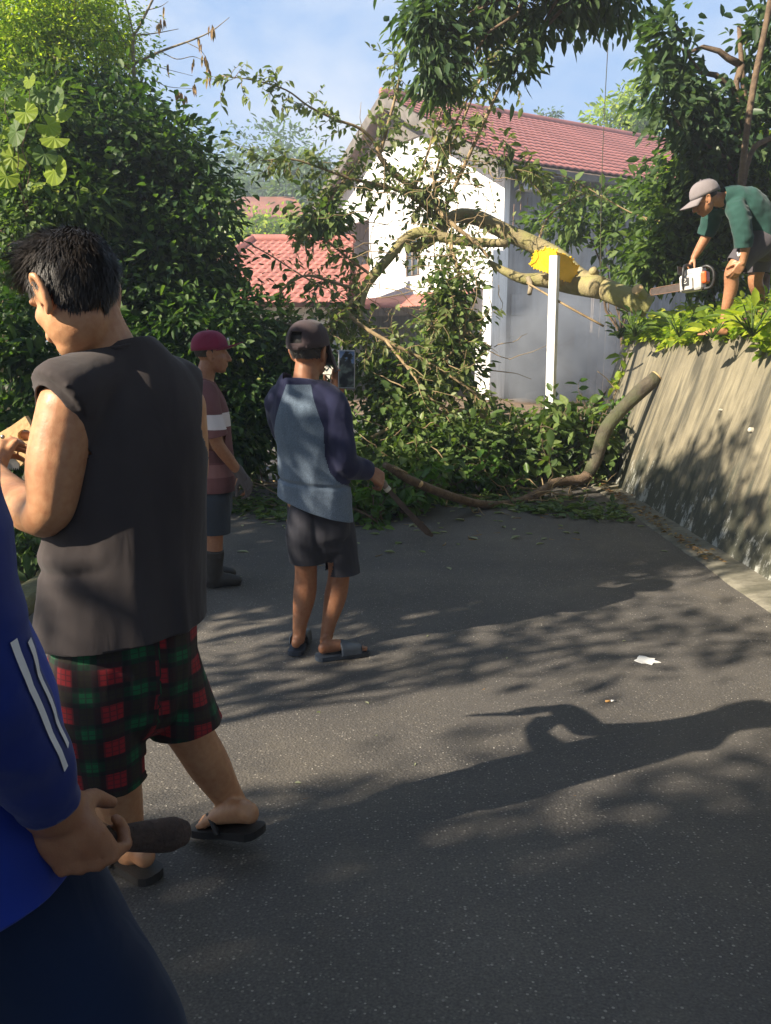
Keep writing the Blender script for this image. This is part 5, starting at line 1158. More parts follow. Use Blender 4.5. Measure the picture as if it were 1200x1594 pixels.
    hairs('hair', hc, M, 1.08, e, 'hair_black', 12000, .042, lambda d: ((d.z > -.05 + .55 * max(0, d.y)) or (d.y < -.12 and d.z > -.90 + .12 * noise.noise(d * 6)) or (d.y < .30 and d.z > -.18)) and not (d.y > .62 and d.z < .38), 3, .7, .15, .0013)
    # hand saw held up in front
    sw = empty('hand_saw', P(30, 690, 2.13), 'hand saw with a tan wooden grip held up at the left edge', 'saw'); Yw = 2.15; nf = Vector((.15, -1, .1)); q = lambda pts_, y=Yw: [P(a, b_, y) for a, b_ in pts_]
    teeth = []; n_ = 44
    for i in range(n_ + 1): x = 30 - 130 * i / n_; teeth.append((x, 727 + i * .06)); teeth.append((x - 1.2, 731.5 + i * .06))
    link('blade', prism_mesh('blade', q([(30, 722), (14, 704), (-6, 690), (-100, 716)] + list(reversed(teeth)))[:], nf, .0022), 'steel', sw)
    outer = [(-8, 678), (16, 664), (39, 648), (47, 662), (50, 676), (49, 700), (40, 716), (31, 726), (20, 716), (12, 706), (2, 714), (-8, 700)]
    hole = [(38 + 11 * math.cos(a) , 681 + 9.5 * math.sin(a) - 3) for a in [2 * math.pi * i / 12 for i in range(12)]]
    bm = bmesh.new(); vo_ = [bm.verts.new(p) for p in q(outer)]; vh = [bm.verts.new(p) for p in q(hole)]
    es = [bm.edges.new((vo_[i], vo_[(i + 1) % 12])) for i in range(12)] + [bm.edges.new((vh[i], vh[(i + 1) % 12])) for i in range(12)]
    bmesh.ops.triangle_fill(bm, edges=es, use_beauty=True); me = bpy.data.meshes.new('grip'); bm.to_mesh(me); bm.free(); link('grip', me, 'cut_wood', sw); thick(sw.children[-1], .020)
    S = Sculpt(); S.ell(P(4, 680, Yw - .012), (.006, .004, .006)); link('rivet', S.raw('rivet'), 'steel', sw)
person_A()

# ------------------------------------------------------------------ B: man filming with a phone, machete in the right hand
def person_B():
    fwd = Vector((.26, .965, 0)); rt = Vector((.965, -.26, 0)); Y = 3.84
    e = empty('person', G(500, 1022), 'man in dark cap and grey raglan shirt filming with a phone, seen from behind', 'person')
    S = Sculpt(); hc = P(482, 548, 3.84); M = head(S, hc, Vector((.42, .90, .02)), (0, 0, 1), 1.0)
    S.tube([P(474, 606, 3.84), P(478, 575, 3.84), P(481, 555, 3.85)], [.066, .060, .058], rt, 4)
    S.tube([P(495, 820, 3.88), P(490, 740, 3.87), P(478, 650, 3.86), P(472, 605, 3.85)], [(.15, .11), (.15, .11), (.165, .11), (.10, .07)], rt)
    aL, aR = P(465, 996, 3.83), P(507, 998, 3.86)
    S.tube([P(470, 815, 3.83), P(476, 880, 3.85), P(474, 925, 3.86), P(467, 970, 3.84), aL], [.080, .056, .058, .038, .031], rt, 5, 18)
    S.tube([P(525, 815, 3.91), P(528, 885, 3.91), P(522, 928, 3.91), P(512, 970, 3.88), aR], [.080, .056, .058, .038, .031], rt, 5, 18)
    hL, hR = G(460, 1024), G(496, 1031)
    zl, zr = gz(hL.y) + .036, gz(hR.y) + .036
    foot(S, Vector((hL.x, hL.y, zl)), (.06, 1, 0), .245, 0, aL, .95); foot(S, Vector((hR.x, hR.y, zr)), (.90, .36, 0), .245, 0, aR, .95)
    wR = P(574, 733, 3.93); S.tube([P(520, 640, 3.84), P(530, 700, 3.80), P(536, 722, 3.82), wR], [.05, .044, .04, .029], rt, 5, 16)
    dR = Vector((.68, .30, -.52)); hand(S, wR, dR, Vector((-.2, .75, -.5)), -1, (58, 62, 64, 66), .98, Vector((.55, .75, .05)))
    wL = P(523, 617, 4.16); S.tube([P(436, 640, 3.92), P(452, 690, 4.10), P(470, 700, 4.16), wL], [.05, .044, .042, .029], rt, 5, 16)
    hand(S, wL, Vector((.16, .05, 1)), Vector((.25, -1, .15)), -1, (30, 34, 36, 40), .98, Vector((-.62, -.1, .8)))
    link('body', S.melt('body', .006, 4), 'skin_brown', e)
    for h_, d_ in ((Vector((hL.x, hL.y, zl - .022)), (.06, 1, 0)), (Vector((hR.x, hR.y, zr - .022)), (.90, .36, 0))): sandal('slide_sandal', h_, d_, e, 'rubber_blue', .275, .050, slide=True)
    S = Sculpt(); arm = [P(515, 628, 3.82), P(530, 690, 3.79), P(538, 722, 3.81), P(575, 734, 3.93)]; armL = [P(436, 628, 3.90), P(452, 690, 4.08), P(470, 700, 4.14), P(516, 635, 4.16)]
    S.tube([P(492, 830, 3.88), P(490, 790, 3.88), P(488, 740, 3.87), P(482, 690, 3.86), P(475, 640, 3.85), P(470, 606, 3.845), P(474, 586, 3.84)], [(.186, .146), (.184, .144), (.172, .136), (.168, .13), (.172, .122), (.135, .09), (.078, .070)], rt, 5, 28, (False, False))
    S.tube([P(470, 608, 3.85)] + arm, [.07, .074, .066, .062, .046], rt, 5, 18, (True, False)); S.tube([P(470, 608, 3.85)] + armL, [.07, .072, .062, .056, .046], rt, 5, 18, (True, False))
    zn = P(474, 590, 3.84).z; cc = P(475, 640, 3.85)
    def near(c, pl, r):
        best = 9
        for a, b in zip(pl, pl[1:]):
            ab = b - a; t = max(0, min(1, (c - a).dot(ab) / ab.length_squared)); best = min(best, (c - a - ab * t).length)
        return best < r
    def pick(c):
        l_ = (c - cc).dot(rt)
        edge = .050 + .34 * (zn - c.z)
        if c.z > zn - .30 and (l_ > edge or l_ < -edge): return 1
        if l_ > .10 and near(c, arm, .10 if l_ > .125 else .078): return 1
        if near(c, armL[1:], .075) and (c - cc).dot(fwd) > .06: return 1
        if c.z > zn - .022: return 1
        return 0
    wr_ = wrinkle(.012, 9, 3.2, 1.0); wr2 = wrinkle(.012, 4, 14, 8.0)
    def fold(c):
        t = max(0, 1 - abs(c.z - P(490, 752 + (c.x - P(430, 752, 3.87).x) * 60, 3.87).z) / .05); return wr_(c) + wr2(c) * .5 * t - .012 * max(0, 1 - abs(c.z - P(490, 748, 3.87).z - .10 * (c - cc).dot(rt) * -1) / .014)
    garment('raglan_shirt', S, e, ['shirt_heather', 'sleeve_navy'], [(P(490, 790, 3.88), Vector((-.34, 0, -1)), .36), (P(571, 734, 3.92), (P(575, 734, 3.93) - P(545, 725, 3.84)), .09), (P(474, 591, 3.84), (0.05, .15, 1), .10), (P(510, 642, 4.16), armL[3] - armL[2], .09)], fold, .0065, 5, fn=pick, seams=[(Vector((cc.x, cc.y, zn)) + rt * .05, rt + Vector((0, 0, .34))), (Vector((cc.x, cc.y, zn)) - rt * .05, -rt + Vector((0, 0, .34))), (Vector((0, 0, zn - .022)), Vector((0, 0, 1))), (Vector((0, 0, zn - .30)), Vector((0, 0, 1))), (cc + rt * .10, rt)])
    S = Sculpt(); S.tube([P(494, 745, 3.88), P(496, 790, 3.88), P(496, 830, 3.88), P(498, 845, 3.88)], [(.148, .105), (.156, .112), (.160, .115), (.14, .105)], rt, 4, 22)
    kl, kr = P(480, 873, 3.85), P(532, 890, 3.91)
    S.tube([P(476, 795, 3.84), P(474, 830, 3.84), kl, P(481, 890, 3.85)], [(.082, .095), (.090, .106), (.090, .10), (.09, .10)], rt, 5, 22, (True, False)); S.tube([P(520, 795, 3.90), P(524, 830, 3.91), kr, P(533, 905, 3.91)], [(.082, .095), (.090, .106), (.090, .10), (.09, .10)], rt, 5, 22, (True, False))
    garment('shorts', S, e, 'shorts_dark', [(kl, (0, 0, -1), .125), (kr, (0, 0, -1), .135)], wrinkle(.009, 9, 4, 3.0), .007, 5)
    cap_ = empty('cap', P(486, 540, 3.84), 'dark brown baseball cap', None); del cap_['label']; bpy.data.objects.remove(cap_)
    Mc = frame(Vector((.42, .90, .10)), (0, 0, 1)); cr = cap_hat(e, hc + Vector((0, 0, .004)), Mc, 1.12, 'cap_dark', arch=True)
    hairs('hair', hc, M, 1.03, e, 'hair_black', 1800, .014, lambda d: d.y < .1 and -.62 < d.z < .75, 4, .1, .1, .0016)
    S = Sculpt(); T = lambda x, y, z: hc + Mc @ Vector((x, y, z)); S.tube([T(-.05, -.108, .035), T(0, -.128, .032), T(.05, -.108, .035)], [(.010, .003)], Mc.col[2], 4, 8); link('strap', S.raw('strap'), 'cap_dark', cr)
    # phone
    ph = empty('phone', P(538, 602, 4.10), 'black smartphone held up with its screen towards the viewer', 'phone'); c = P(539.5, 575, 4.115); pf = (CAM - c).normalized(); pu = (Vector((0.02, 0, 1)) - pf * pf.z).normalized(); pr_ = pu.cross(pf)
    k_ = mpp(c); plain('phone_edge', (.30, .30, .31), .35, .1, 20.0, 0, 10, metallic=.3); link('case', box_mesh('case', c, pr_ * 13.2 * k_, pu * 29.6 * k_, pf * .0045, .004), 'phone_edge', ph)
    plain('screen_black', (0.012, 0.014, 0.018), .12, .6, 30.0, 0, 10)
    m, n, b, o = nodes_of('phone_screen'); t = N(n, 'TexNoise', Scale=34.0, Detail=7.0); n.links.new(coords(n), t.inputs['Vector']); sp = n.nodes.new('ShaderNodeSeparateXYZ'); n.links.new(coords(n), sp.inputs[0])
    up_ = math_(n, 'MULTIPLY', math_(n, 'GREATER_THAN', sp.outputs[2], P(540, 566, 4.1).z), math_(n, 'GREATER_THAN', t.outputs['Fac'], .52)); col = mixc(n, up_, ramp(n, t.outputs['Fac'], [(.45, (.004, .005, .006)), (.75, (.05, .065, .06))]), (.035, .055, .10))
    n.links.new(col, b.inputs['Base Color']); n.links.new(col, b.inputs['Emission Color']); b.inputs['Emission Strength'].default_value = .25; b.inputs['Roughness'].default_value = .3; b.inputs['Specular IOR Level'].default_value = .2
    link('screen', box_mesh('screen', c + pf * .0052, pr_ * 11.6 * k_, pu * 27.6 * k_, pf * .0004), 'phone_screen', ph)
    plain('blade_dark', (.055, .040, .034), .6, .4, 25.0, .3, 90.0, metallic=.4)
    # machete in the right hand
    mc_ = empty('machete', P(590, 745, 3.97), 'dark machete pointing down from the right hand of the man with the phone', 'machete'); a, b2 = P(588, 738, 3.98), P(602, 760, 4.0); tp = P(668, 836, 4.08); d = (tp - b2).normalized(); nf = Vector((.3, -.9, .25)); sd_ = d.cross(nf).normalized()
    tube_obj('handle', [a - d * .02, a.lerp(b2, .5), b2], [(.016, .012)], 'wood_grey', mc_, sd_, 4, 10); tube_obj('ferrule', [b2 - d * .006, b2 + d * .016], [(.018, .014)], 'plaster_cream', mc_, sd_, 2, 12, 2.0, (False, False))
    Lb = (tp - b2).length; out = [(0, .012), (.3, .015), (.7, .019), (.9, .019), (1.0, .006), (1.0, -.008), (.85, -.016), (.5, -.014), (0, -.012)]
    link('blade', prism_mesh('blade', [b2 + d * .012 + d * Lb * t + sd_ * s_ - sd_ * .016 * t * t for t, s_ in out], nf, .004), 'blade_dark', mc_)
person_B()

# ------------------------------------------------------------------ C: man in maroon cap and striped polo
def person_C():
    fwd = Vector((.97, .24, 0)); rt = Vector((.24, -.97, 0)); Y = 5.02
    e = empty('person', G(335, 912), 'man in maroon cap, striped maroon polo and rubber boots standing sideways', 'person')
    S = Sculpt(); hc = P(330, 552, Y); M = head(S, hc, Vector((.97, .20, -.04)), (0, 0, 1), .95)
    S.tube([P(316, 598, Y), P(322, 575, Y), P(326, 560, Y)], [.060, .055, .054], rt, 4)
    S.tube([P(332, 770, Y), P(330, 690, Y), P(326, 640, Y), P(318, 600, Y)], [(.14, .10), (.14, .10), (.155, .10), (.09, .065)], rt)
    wr_ = P(374, 738, 4.9); S.tube([P(322, 622, 4.86), P(332, 665, 4.82), P(338, 690, 4.82), P(356, 715, 4.86), wr_], [.045, .042, .040, .036, .026], rt, 5, 16)
    hand(S, wr_, Vector((.45, .05, -.8)), Vector((-.6, .4, -.2)), -1, (38, 42, 45, 48), .95)
    S.tube([P(322, 620, 5.18), P(318, 680, 5.22), P(340, 730, 5.2)], [.045, .04, .03], rt, 5, 14); hand(S, P(340, 730, 5.2), Vector((.3, 0, -1)), Vector((-.5, -.3, 0)), 1, (35, 40, 42, 45), .95)
    for Yl, px in ((4.94, 334), (5.12, 326)): S.tube([P(332, 780, Yl), P(px, 835, Yl), P(px, 870, Yl), P(px, 900, Yl)], [.075, .055, .05, .035], rt, 5, 14)
    link('body', S.melt('body', .006, 4), 'skin_brown', e)
    S = Sculpt(); arm = [P(322, 618, 4.87), P(332, 660, 4.82), P(339, 686, 4.82)]
    S.tube([P(334, 775, Y), P(334, 740, Y), P(330, 690, Y), P(326, 640, Y), P(318, 605, Y), P(317, 590, Y)], [(.165, .135), (.162, .13), (.16, .125), (.165, .115), (.12, .085), (.075, .066)], rt, 5, 24, (False, False))
    S.tube([P(318, 605, Y)] + arm, [.07, .070, .066, .072], rt, 5, 18, (True, False)); S.tube([P(318, 605, Y), P(322, 620, 5.17), P(319, 680, 5.22)], [.07, .068, .068], rt, 5, 18, (True, False))
    garment('polo_shirt', S, e, 'shirt_polo', [(P(334, 762, Y), (0, 0, -1), .3), (P(338, 680, 4.82), arm[2] - arm[1], .1), (P(319, 672, 5.22), (0, 0, -1), .1), (P(317, 591, Y), (.2, 0, 1), .09)], wrinkle(.006, 11, 3, 4.0), .007, 5)
    tube_obj('collar', [P(306, 590, 5.02), P(318, 594, 4.95), P(332, 600, 4.97), P(336, 608, 5.02)], [(.018, .006)], 'shirt_polo', e, sub=4, seg=10)
    S = Sculpt(); S.tube([P(332, 755, Y), P(332, 790, Y)], [(.14, .115), (.145, .12)], rt, 4, 20); cuts = []
    for Yl, px in ((4.94, 336), (5.12, 328)): S.tube([P(332, 780, Yl), P(px, 828, Yl), P(px, 842, Yl)], [(.09, .105), (.078, .09), (.078, .09)], rt, 4, 20, (True, False)); cuts.append((P(px, 830, Yl), (0, 0, -1), .13))
    garment('shorts', S, e, 'shorts_slate', cuts, wrinkle(.006, 10, 3, 6.0), .008, 5)
    for Yl, px in ((4.94, 336), (5.12, 328)):
        S = Sculpt(); g = gz(Yl) + .012; tp = P(px - 3, 856, Yl); an = Vector((tp.x - .005, Yl, g + .09)); S.tube([tp, tp.lerp(an, .5), an, an - Vector((0, 0, .06))], [(.062, .066), (.058, .06), (.052, .055), (.045, .055)], rt, 5, 18, (False, True))
        S.tube([an + Vector((-.035, 0, -.045)), an + Vector((.06, .015, -.042)), an + Vector((.145, .035, -.055))], [(.044, .045), (.050, .042), (.040, .028)], rt, 5, 16)
        me = S.melt('boot', .007, 4); shift(me, wrinkle(.004, 9, 16, 2.0)); link('boot', me, 'rubber_dark', e)
    Mc = frame(Vector((.97, .20, .06)), (0, 0, 1)); cr = cap_hat(e, hc + Vector((0, 0, .006)), Mc, 1.08, 'cap_maroon', .085, .05)
    S = Sculpt(); S.ell(hc + Mc @ Vector((-.0, .105, .085)), (.014, .006, .010), Mc); link('badge', S.raw('badge'), 'white_stripe', cr)
    hairs('hair', hc, M, .98, e, 'hair_black', 900, .012, lambda d: d.y < .15 and -.5 < d.z < .25, 5, .1, .1)
    # work glove
    S = Sculpt(); hand(S, wr_ + Vector((.004, 0, -.004)), Vector((.45, .05, -.8)), Vector((-.6, .4, -.2)), -1, (38, 42, 45, 48), 1.06); S.tube([wr_ + Vector((-.018, -.004, .030)), wr_ + Vector((.012, .002, -.02))], [.036, .034], rt, 3, 14); link('glove', S.melt('glove', .006, 2), 'glove_grey', e)
person_C()

# ------------------------------------------------------------------ D: bent man with the chainsaw on the wall
def person_D():
    Y = 7.0; fwd = Vector((-.93, .30, 0)); rt = Vector((.30, .93, 0))       # right side is the far side
    zb = bank_z(3.0, 7.0); ft1 = P(1126, 496, 7.0); ft1.z = zb
    e = empty('person', Vector((3.1, 7.0, zb)), 'man in grey cap and dark green shirt bending over a chainsaw on the wall', 'person')
    S = Sculpt(); hc = P(1097, 311, 6.95); hf = Vector((-.80, .18, -.55)); M = head(S, hc, hf, (-.35, 0, 1), .98)
    S.tube([P(1128, 312, 7.0), P(1115, 310, 6.98), P(1104, 308, 6.96)], [.062, .058, .055], rt, 4)
    hip = P(1186, 372, 7.05); S.tube([hip, P(1178, 340, 7.04), P(1158, 318, 7.02), P(1132, 312, 7.0)], [(.14, .11), (.15, .115), (.165, .11), (.10, .075)], rt)
    wF = P(1080, 401, 7.28); S.tube([P(1112, 330, 7.16), P(1103, 360, 7.22), P(1090, 384, 7.26), wF], [.050, .045, .038, .027], rt, 5, 16); hand(S, wF, Vector((-.32, .05, -.75)), Vector((.75, -.3, -.35)), 1, (55, 60, 62, 64), .98)
    wN = P(1156, 409, 6.82); S.tube([P(1148, 335, 6.84), P(1158, 372, 6.80), P(1160, 384, 6.80), wN], [.050, .045, .041, .028], rt, 5, 16); hand(S, wN, Vector((-.45, .25, -.9)), Vector((-.2, .85, -.3)), -1, (20, 24, 28, 30), .98)
    k1 = P(1140, 422, 6.92); a1 = P(1129, 484, 6.98); S.tube([P(1178, 378, 6.95), P(1158, 400, 6.92), k1, P(1138, 448, 6.95), a1], [.085, .074, .060, .056, .036], rt, 5, 18)
    k2 = P(1176, 432, 7.20); a2 = P(1182, 478, 7.28); S.tube([P(1190, 380, 7.15), k2, P(1180, 455, 7.24), a2], [.085, .062, .056, .036], rt, 5, 18)
    foot(S, Vector((a1.x + .04, a1.y, zb + .004)), (-.95, .1, 0), .24, 0, a1, .95); foot(S, Vector((a2.x + .04, a2.y, bank_z(a2.x, a2.y))), (-.95, .1, 0), .24, 0, a2, .95)
    link('body', S.melt('body', .0065, 3), 'skin_warm', e)
    S = Sculpt(); aF = [P(1114, 326, 7.15), P(1104, 352, 7.22), P(1097, 370, 7.25)]; aN = [P(1150, 332, 6.86), P(1157, 366, 6.81), P(1156, 390, 6.82)]
    S.tube([P(1196, 388, 7.06), P(1188, 372, 7.05), P(1181, 344, 7.04), P(1160, 316, 7.02), P(1138, 308, 7.0), P(1121, 308, 6.99)], [(.17, .145), (.172, .145), (.178, .14), (.178, .125), (.125, .09), (.072, .068)], rt, 5, 26, (False, False))
    S.tube([P(1142, 314, 7.0)] + aF, [.08, .078, .070, .066], rt, 5, 18, (True, False)); S.tube([P(1142, 314, 7.0)] + aN, [.08, .080, .072, .066], rt, 5, 18, (True, False))
    garment('long_sleeve_shirt', S, e, 'shirt_green', [(P(1191, 378, 7.05), Vector((.35, 0, -1)), .32), (P(1098, 366, 7.24), aF[2] - aF[1], .1), (P(1156, 386, 6.82), aN[2] - aN[1], .1), (P(1123, 308, 6.99), (-1, 0, .1), .09)], wrinkle(.017, 8, 9, 3.0), .008, 3)
    S = Sculpt(); S.tube([P(1190, 362, 7.05), P(1190, 385, 7.06)], [(.155, .13), (.16, .13)], rt, 4, 20); cu = []
    h1 = P(1148, 413, 6.93); S.tube([P(1182, 376, 6.96), P(1160, 397, 6.93), h1, P(1142, 420, 6.93)], [(.11, .12), (.098, .105), (.092, .098), (.092, .098)], rt, 4, 20, (True, False)); cu.append((h1, P(1140, 422, 6.93) - P(1158, 400, 6.93), .16))
    h2 = P(1177, 425, 7.2); S.tube([P(1190, 380, 7.14), h2, P(1176, 436, 7.2)], [(.11, .12), (.092, .10), (.092, .10)], rt, 4, 20, (True, False)); cu.append((h2, (0, 0, -1), .15))
    garment('shorts', S, e, 'shorts_grey', cu, wrinkle(.006, 10, 4, 7.0), .008, 4)
    c = P(1150, 397, 6.81); S = Sculpt(); S.tube([c + Vector((-.012, 0, .018)), c + Vector((0, -.002, -.01)), c + Vector((.012, 0, .018))], [.006, .008, .006], (0, 1, 0), 3, 6); link('emblem', S.raw('emblem'), 'white_stripe', e)
    Mc = frame(hf + Vector((0, 0, .22)), (-.35, 0, 1)); cap_hat(e, hc + Vector((0, 0, .006)), Mc, 1.14, 'cap_grey', .085, -.02); hairs('hair', hc, M, 1.0, e, 'hair_black', 600, .012, lambda d: d.y < .15 and -.5 < d.z < .2, 6, .1, .1)
    # chainsaw
    plain('saw_white', (0.52, 0.50, 0.48), .4, .4, 14.0, .1); plain('saw_orange', (0.62, 0.11, 0.02), .35, .15, 20.0, .1); plain('saw_black', (0.02, 0.02, 0.02), .45, .3)
    cs_ = empty('chainsaw', P(1078, 440, 7.15), 'white and orange chainsaw with its bar against the cut trunk', 'chainsaw'); u = (P(1060, 452, 7.25) - P(1096, 446, 7.12)).normalized(); v = Vector((0, 0, 1)); v = (v - u * v.dot(u)).normalized(); w__ = u.cross(v)
    C_ = lambda x, y, z: P(1078, 437, 7.18) + u * x * .92 + w__ * y * .9 + v * z * .92
    def cbox(nm, x, y, z, hx, hy, hz, mt, bv=.012): return link(nm, box_mesh(nm, C_(x, y, z), u * hx * .92, w__ * hy * .9, v * hz * .92, bv), mt, cs_)
    hs = cbox('housing', 0.0, 0, -.02, .105, .07, .080, 'saw_white', .022); cbox('engine_cover', -.03, 0, .075, .085, .06, .030, 'saw_white', .018); cbox('clutch_cover', .03, -.080, -.03, .06, .012, .055, 'saw_white', .008)
    cbox('rear_cover', -.115, 0, .01, .03, .055, .055, 'saw_orange', .015); pl = cbox('maker_plate', .035, -.0955, -.01, .034, .003, .036, 'saw_black', .001)
    tube_obj('logo', [C_(.050, -.1005, .008), C_(.035, -.1005, .016), C_(.024, -.1005, .006), C_(.036, -.1005, -.004), C_(.046, -.1005, -.016), C_(.034, -.1005, -.026), C_(.020, -.1005, -.018)], [.003], 'white_stripe', pl, sub=4, seg=6)
    tube_obj('front_handle', [C_(.055, -.085, -.07), C_(.050, -.10, .03), C_(.045, -.085, .125), C_(.04, 0, .150), C_(.04, .07, .125), C_(.045, .085, .02), C_(.05, .07, -.09)], [.012], 'saw_black', cs_, sub=5, seg=10)
    tube_obj('rear_handle', [C_(-.09, -.02, .10), C_(-.15, -.03, .105), C_(-.20, -.03, .06), C_(-.205, -.03, -.02), C_(-.17, -.02, -.085), C_(-.09, -.01, -.09)], [.013], 'saw_black', cs_, sub=5, seg=10)
    cbox('hand_guard', .10, -.01, .105, .006, .085, .038, 'saw_black', .005)
    bx_ = [(.10, .030), (.36, .028), (.385, .018), (.395, 0), (.385, -.018), (.36, -.028), (.10, -.030)]
    link('guide_bar', prism_mesh('guide_bar', [C_(x, -.045, z - .045) for x, z in bx_], w__, .006), 'blade_dark', cs_); tube_obj('chain', [C_(x * 1.0, -.045, (z * 1.12) - .045) for x, z in bx_], [(.006, .004)], 'rust', cs_, w__, 4, 6)
person_D()

# ------------------------------------------------------------------ E: nearest person in the blue track jacket, with a sheathed machete
def person_E():
    fwd = Vector((.72, .69, 0)); rt = Vector((.69, -.72, 0)); ys_ = .72
    e = empty('person', Vector((-.25, .70, gz(.70))), 'person in blue track jacket with white sleeve stripes, cut off by the frame', 'person')
    S = Sculpt(); sh = P(-150, 520, .62); hc = P(-330, 330, .70); hc.z = min(hc.z, 1.95); head(S, hc, fwd, (0, 0, 1), 1.0)
    tc = Vector((-.505, .79, 0)); T = lambda z, dx=0, dy=0: Vector((tc.x + dx, tc.y + dy, z))
    hc = T(1.93, -.14); S = Sculpt(); M = head(S, hc, fwd, (0, 0, 1), 1.0); S.tube([T(1.68, -.14), T(1.78, -.14), T(1.86, -.14)], [.062, .058, .056], rt, 4)
    S.tube([T(1.12), T(1.35, -.07), T(1.58, -.13), T(1.70, -.14)], [(.15, .11), (.15, .11), (.165, .11), (.09, .07)], rt)
    w_ = P(82, 1258, .735); S.tube([P(-180, 640, .60), P(-62, 1000, .62), P(18, 1150, .68), w_], [.05, .042, .038, .030], rt, 5, 16)
    dr = Vector((.36, .16, -.92)); dr.normalize(); pnE = Vector((-.12, 1, .12)); pnE = (pnE - dr * pnE.dot(dr)).normalized(); latE = dr.cross(pnE); hand(S, w_, dr, pnE, 1, (74, 80, 82, 84), .86, dr * .45 + pnE * 1.0 - latE * .1)
    hip = Vector((-.49, .82, 1.02)); kn = P(176, 1640, .78); S.tube([hip, hip.lerp(kn, .5), kn, Vector((kn.x + .06, kn.y + .02, gz(.8) + .10))], [.085, .075, .055, .036], rt, 5, 16); an = Vector((kn.x + .06, kn.y + .02, gz(.8) + .10)); foot(S, Vector((an.x - .03, an.y - .03, gz(.78) + .02)), fwd, .25, 0, an)
    an2 = Vector((-.70, .55, gz(.55) + .10)); S.tube([T(1.12, -.05, .1), Vector((-.70, .62, .80)), an2], [.085, .058, .036], rt, 5, 14); foot(S, Vector((an2.x - .03, an2.y - .03, gz(.55) + .02)), fwd, .25, 0, an2)
    link('body', S.melt('body', .005, 4), 'skin_brown', e)
    hairs('hair', hc, M, 1.03, e, 'hair_black', 900, .02, lambda d: d.z > -.1 + .6 * max(0, d.y) or (d.y < 0 and d.z > -.55), 8)
    S = Sculpt(); arm = [P(-180, 600, .60), P(-105, 800, .60), P(-50, 1000, .625), P(8, 1130, .67), P(66, 1232, .722)]
    S.tube(arm + [P(74, 1252, .732)], [.056, .050, .045, .043, .034, .032], rt, 6, 22, (True, False))
    sl = garment('sleeve', S, e, 'jacket_blue', [(P(70, 1240, .726), arm[4] - arm[3], .07)], wrinkle(.009, 9, 11, 2.0), .005, 4, .003)
    S = Sculpt(); S.tube([T(.90), T(.99), T(1.15), T(1.35, -.07), T(1.55, -.13), T(1.70, -.14), T(1.76, -.14)], [(.172, .155), (.170, .153), (.160, .142), (.16, .13), (.175, .12), (.12, .09), (.07, .065)], rt, 5, 28, (False, False)); S.tube([T(1.64, -.12), arm[0]], [.085, .068], rt, 4, 18)
    hemn = (P(0, 1490, .70) - P(112, 1335, .80)).cross(Vector((.35, 1, .1))); hemn = hemn if hemn.z < 0 else -hemn
    garment('jacket', S, e, 'jacket_royal', [(T(.992), (.04, .03, -1), .45), (T(1.74, -.14), (0, 0, 1), .12)], wrinkle(.011, 7, 5, 4.0), .007, 4, .004)
    # white stripes sewn along the outside of the sleeve
    def stripe(pts_, wd):
        S = Sculpt(); S.tube([P(*q) for q in pts_], [(wd, .0022)] * len(pts_), (.85, .35, .4), 6, 8); link('stripe', S.raw('stripe'), 'white_stripe', sl)
    STR(e, sl, arm)
    S = Sculpt(); S.tube([hip + Vector((-.02, -.02, .03)), hip.lerp(kn, .25), hip.lerp(kn, .6), kn, kn.lerp(an, .5), an], [(.10, .10), (.102, .105), (.092, .095), (.082, .085), (.07, .075), (.065, .07)], rt, 5, 24, (True, False)); S.tube([T(1.16), T(1.02)], [(.13, .11), (.135, .115)], rt, 4, 20)
    S.tube([T(1.10, -.05, .08), Vector((-.70, .62, .80)), an2], [.11, .085, .07], rt, 5, 20, (True, False))
    garment('trousers', S, e, 'trousers_navy', [(an - Vector((0, 0, .02)), (0, 0, -1), .12)], wrinkle(.006, 8, 9, 9.0), .007, 4)
    for a_ in (an, an2): S = Sculpt(); sandal('sandal', Vector((a_.x - .03, a_.y - .03, gz(a_.y) + .014)), fwd, e, 'rubber_dark')
    # machete with its blunt wooden scabbard end pointing right
    barkm('scabbard_wood', (0.030, 0.018, 0.014), (0.11, 0.065, 0.045), 22.0, .7); mc_ = empty('wooden_tool', P(150, 1330, .79), 'dark blunt wooden tool handle gripped in the fist of the blue-jacketed person', 'tool')
    gp = w_ + dr * .070 + pnE * .026; h1 = P(283, 1298, gp.y + .06); d = (h1 - gp).normalized(); h0 = gp - d * .045; d = h1 - h0; S = Sculpt(); S.tube([h0, h0 + d * .35, h0 + d * .52, h0 + d * .72, h0 + d * .90, h1], [(.014, .012), (.0145, .012), (.015, .0125), (.0185, .014), (.0205, .015), (.016, .012)], (0, 0, 1), 6, 18); me = S.raw('handle'); shift(me, lambda c: .0009 * noise.noise(c * 70) + .0015 * noise.noise(c * 25)); link('handle', me, 'scabbard_wood', mc_)
    link('pommel', box_mesh('pommel', h0 - d.normalized() * .004, d.normalized() * .008, Vector((0, .010, 0)), Vector((0, 0, .012)), .003), 'rust', mc_)
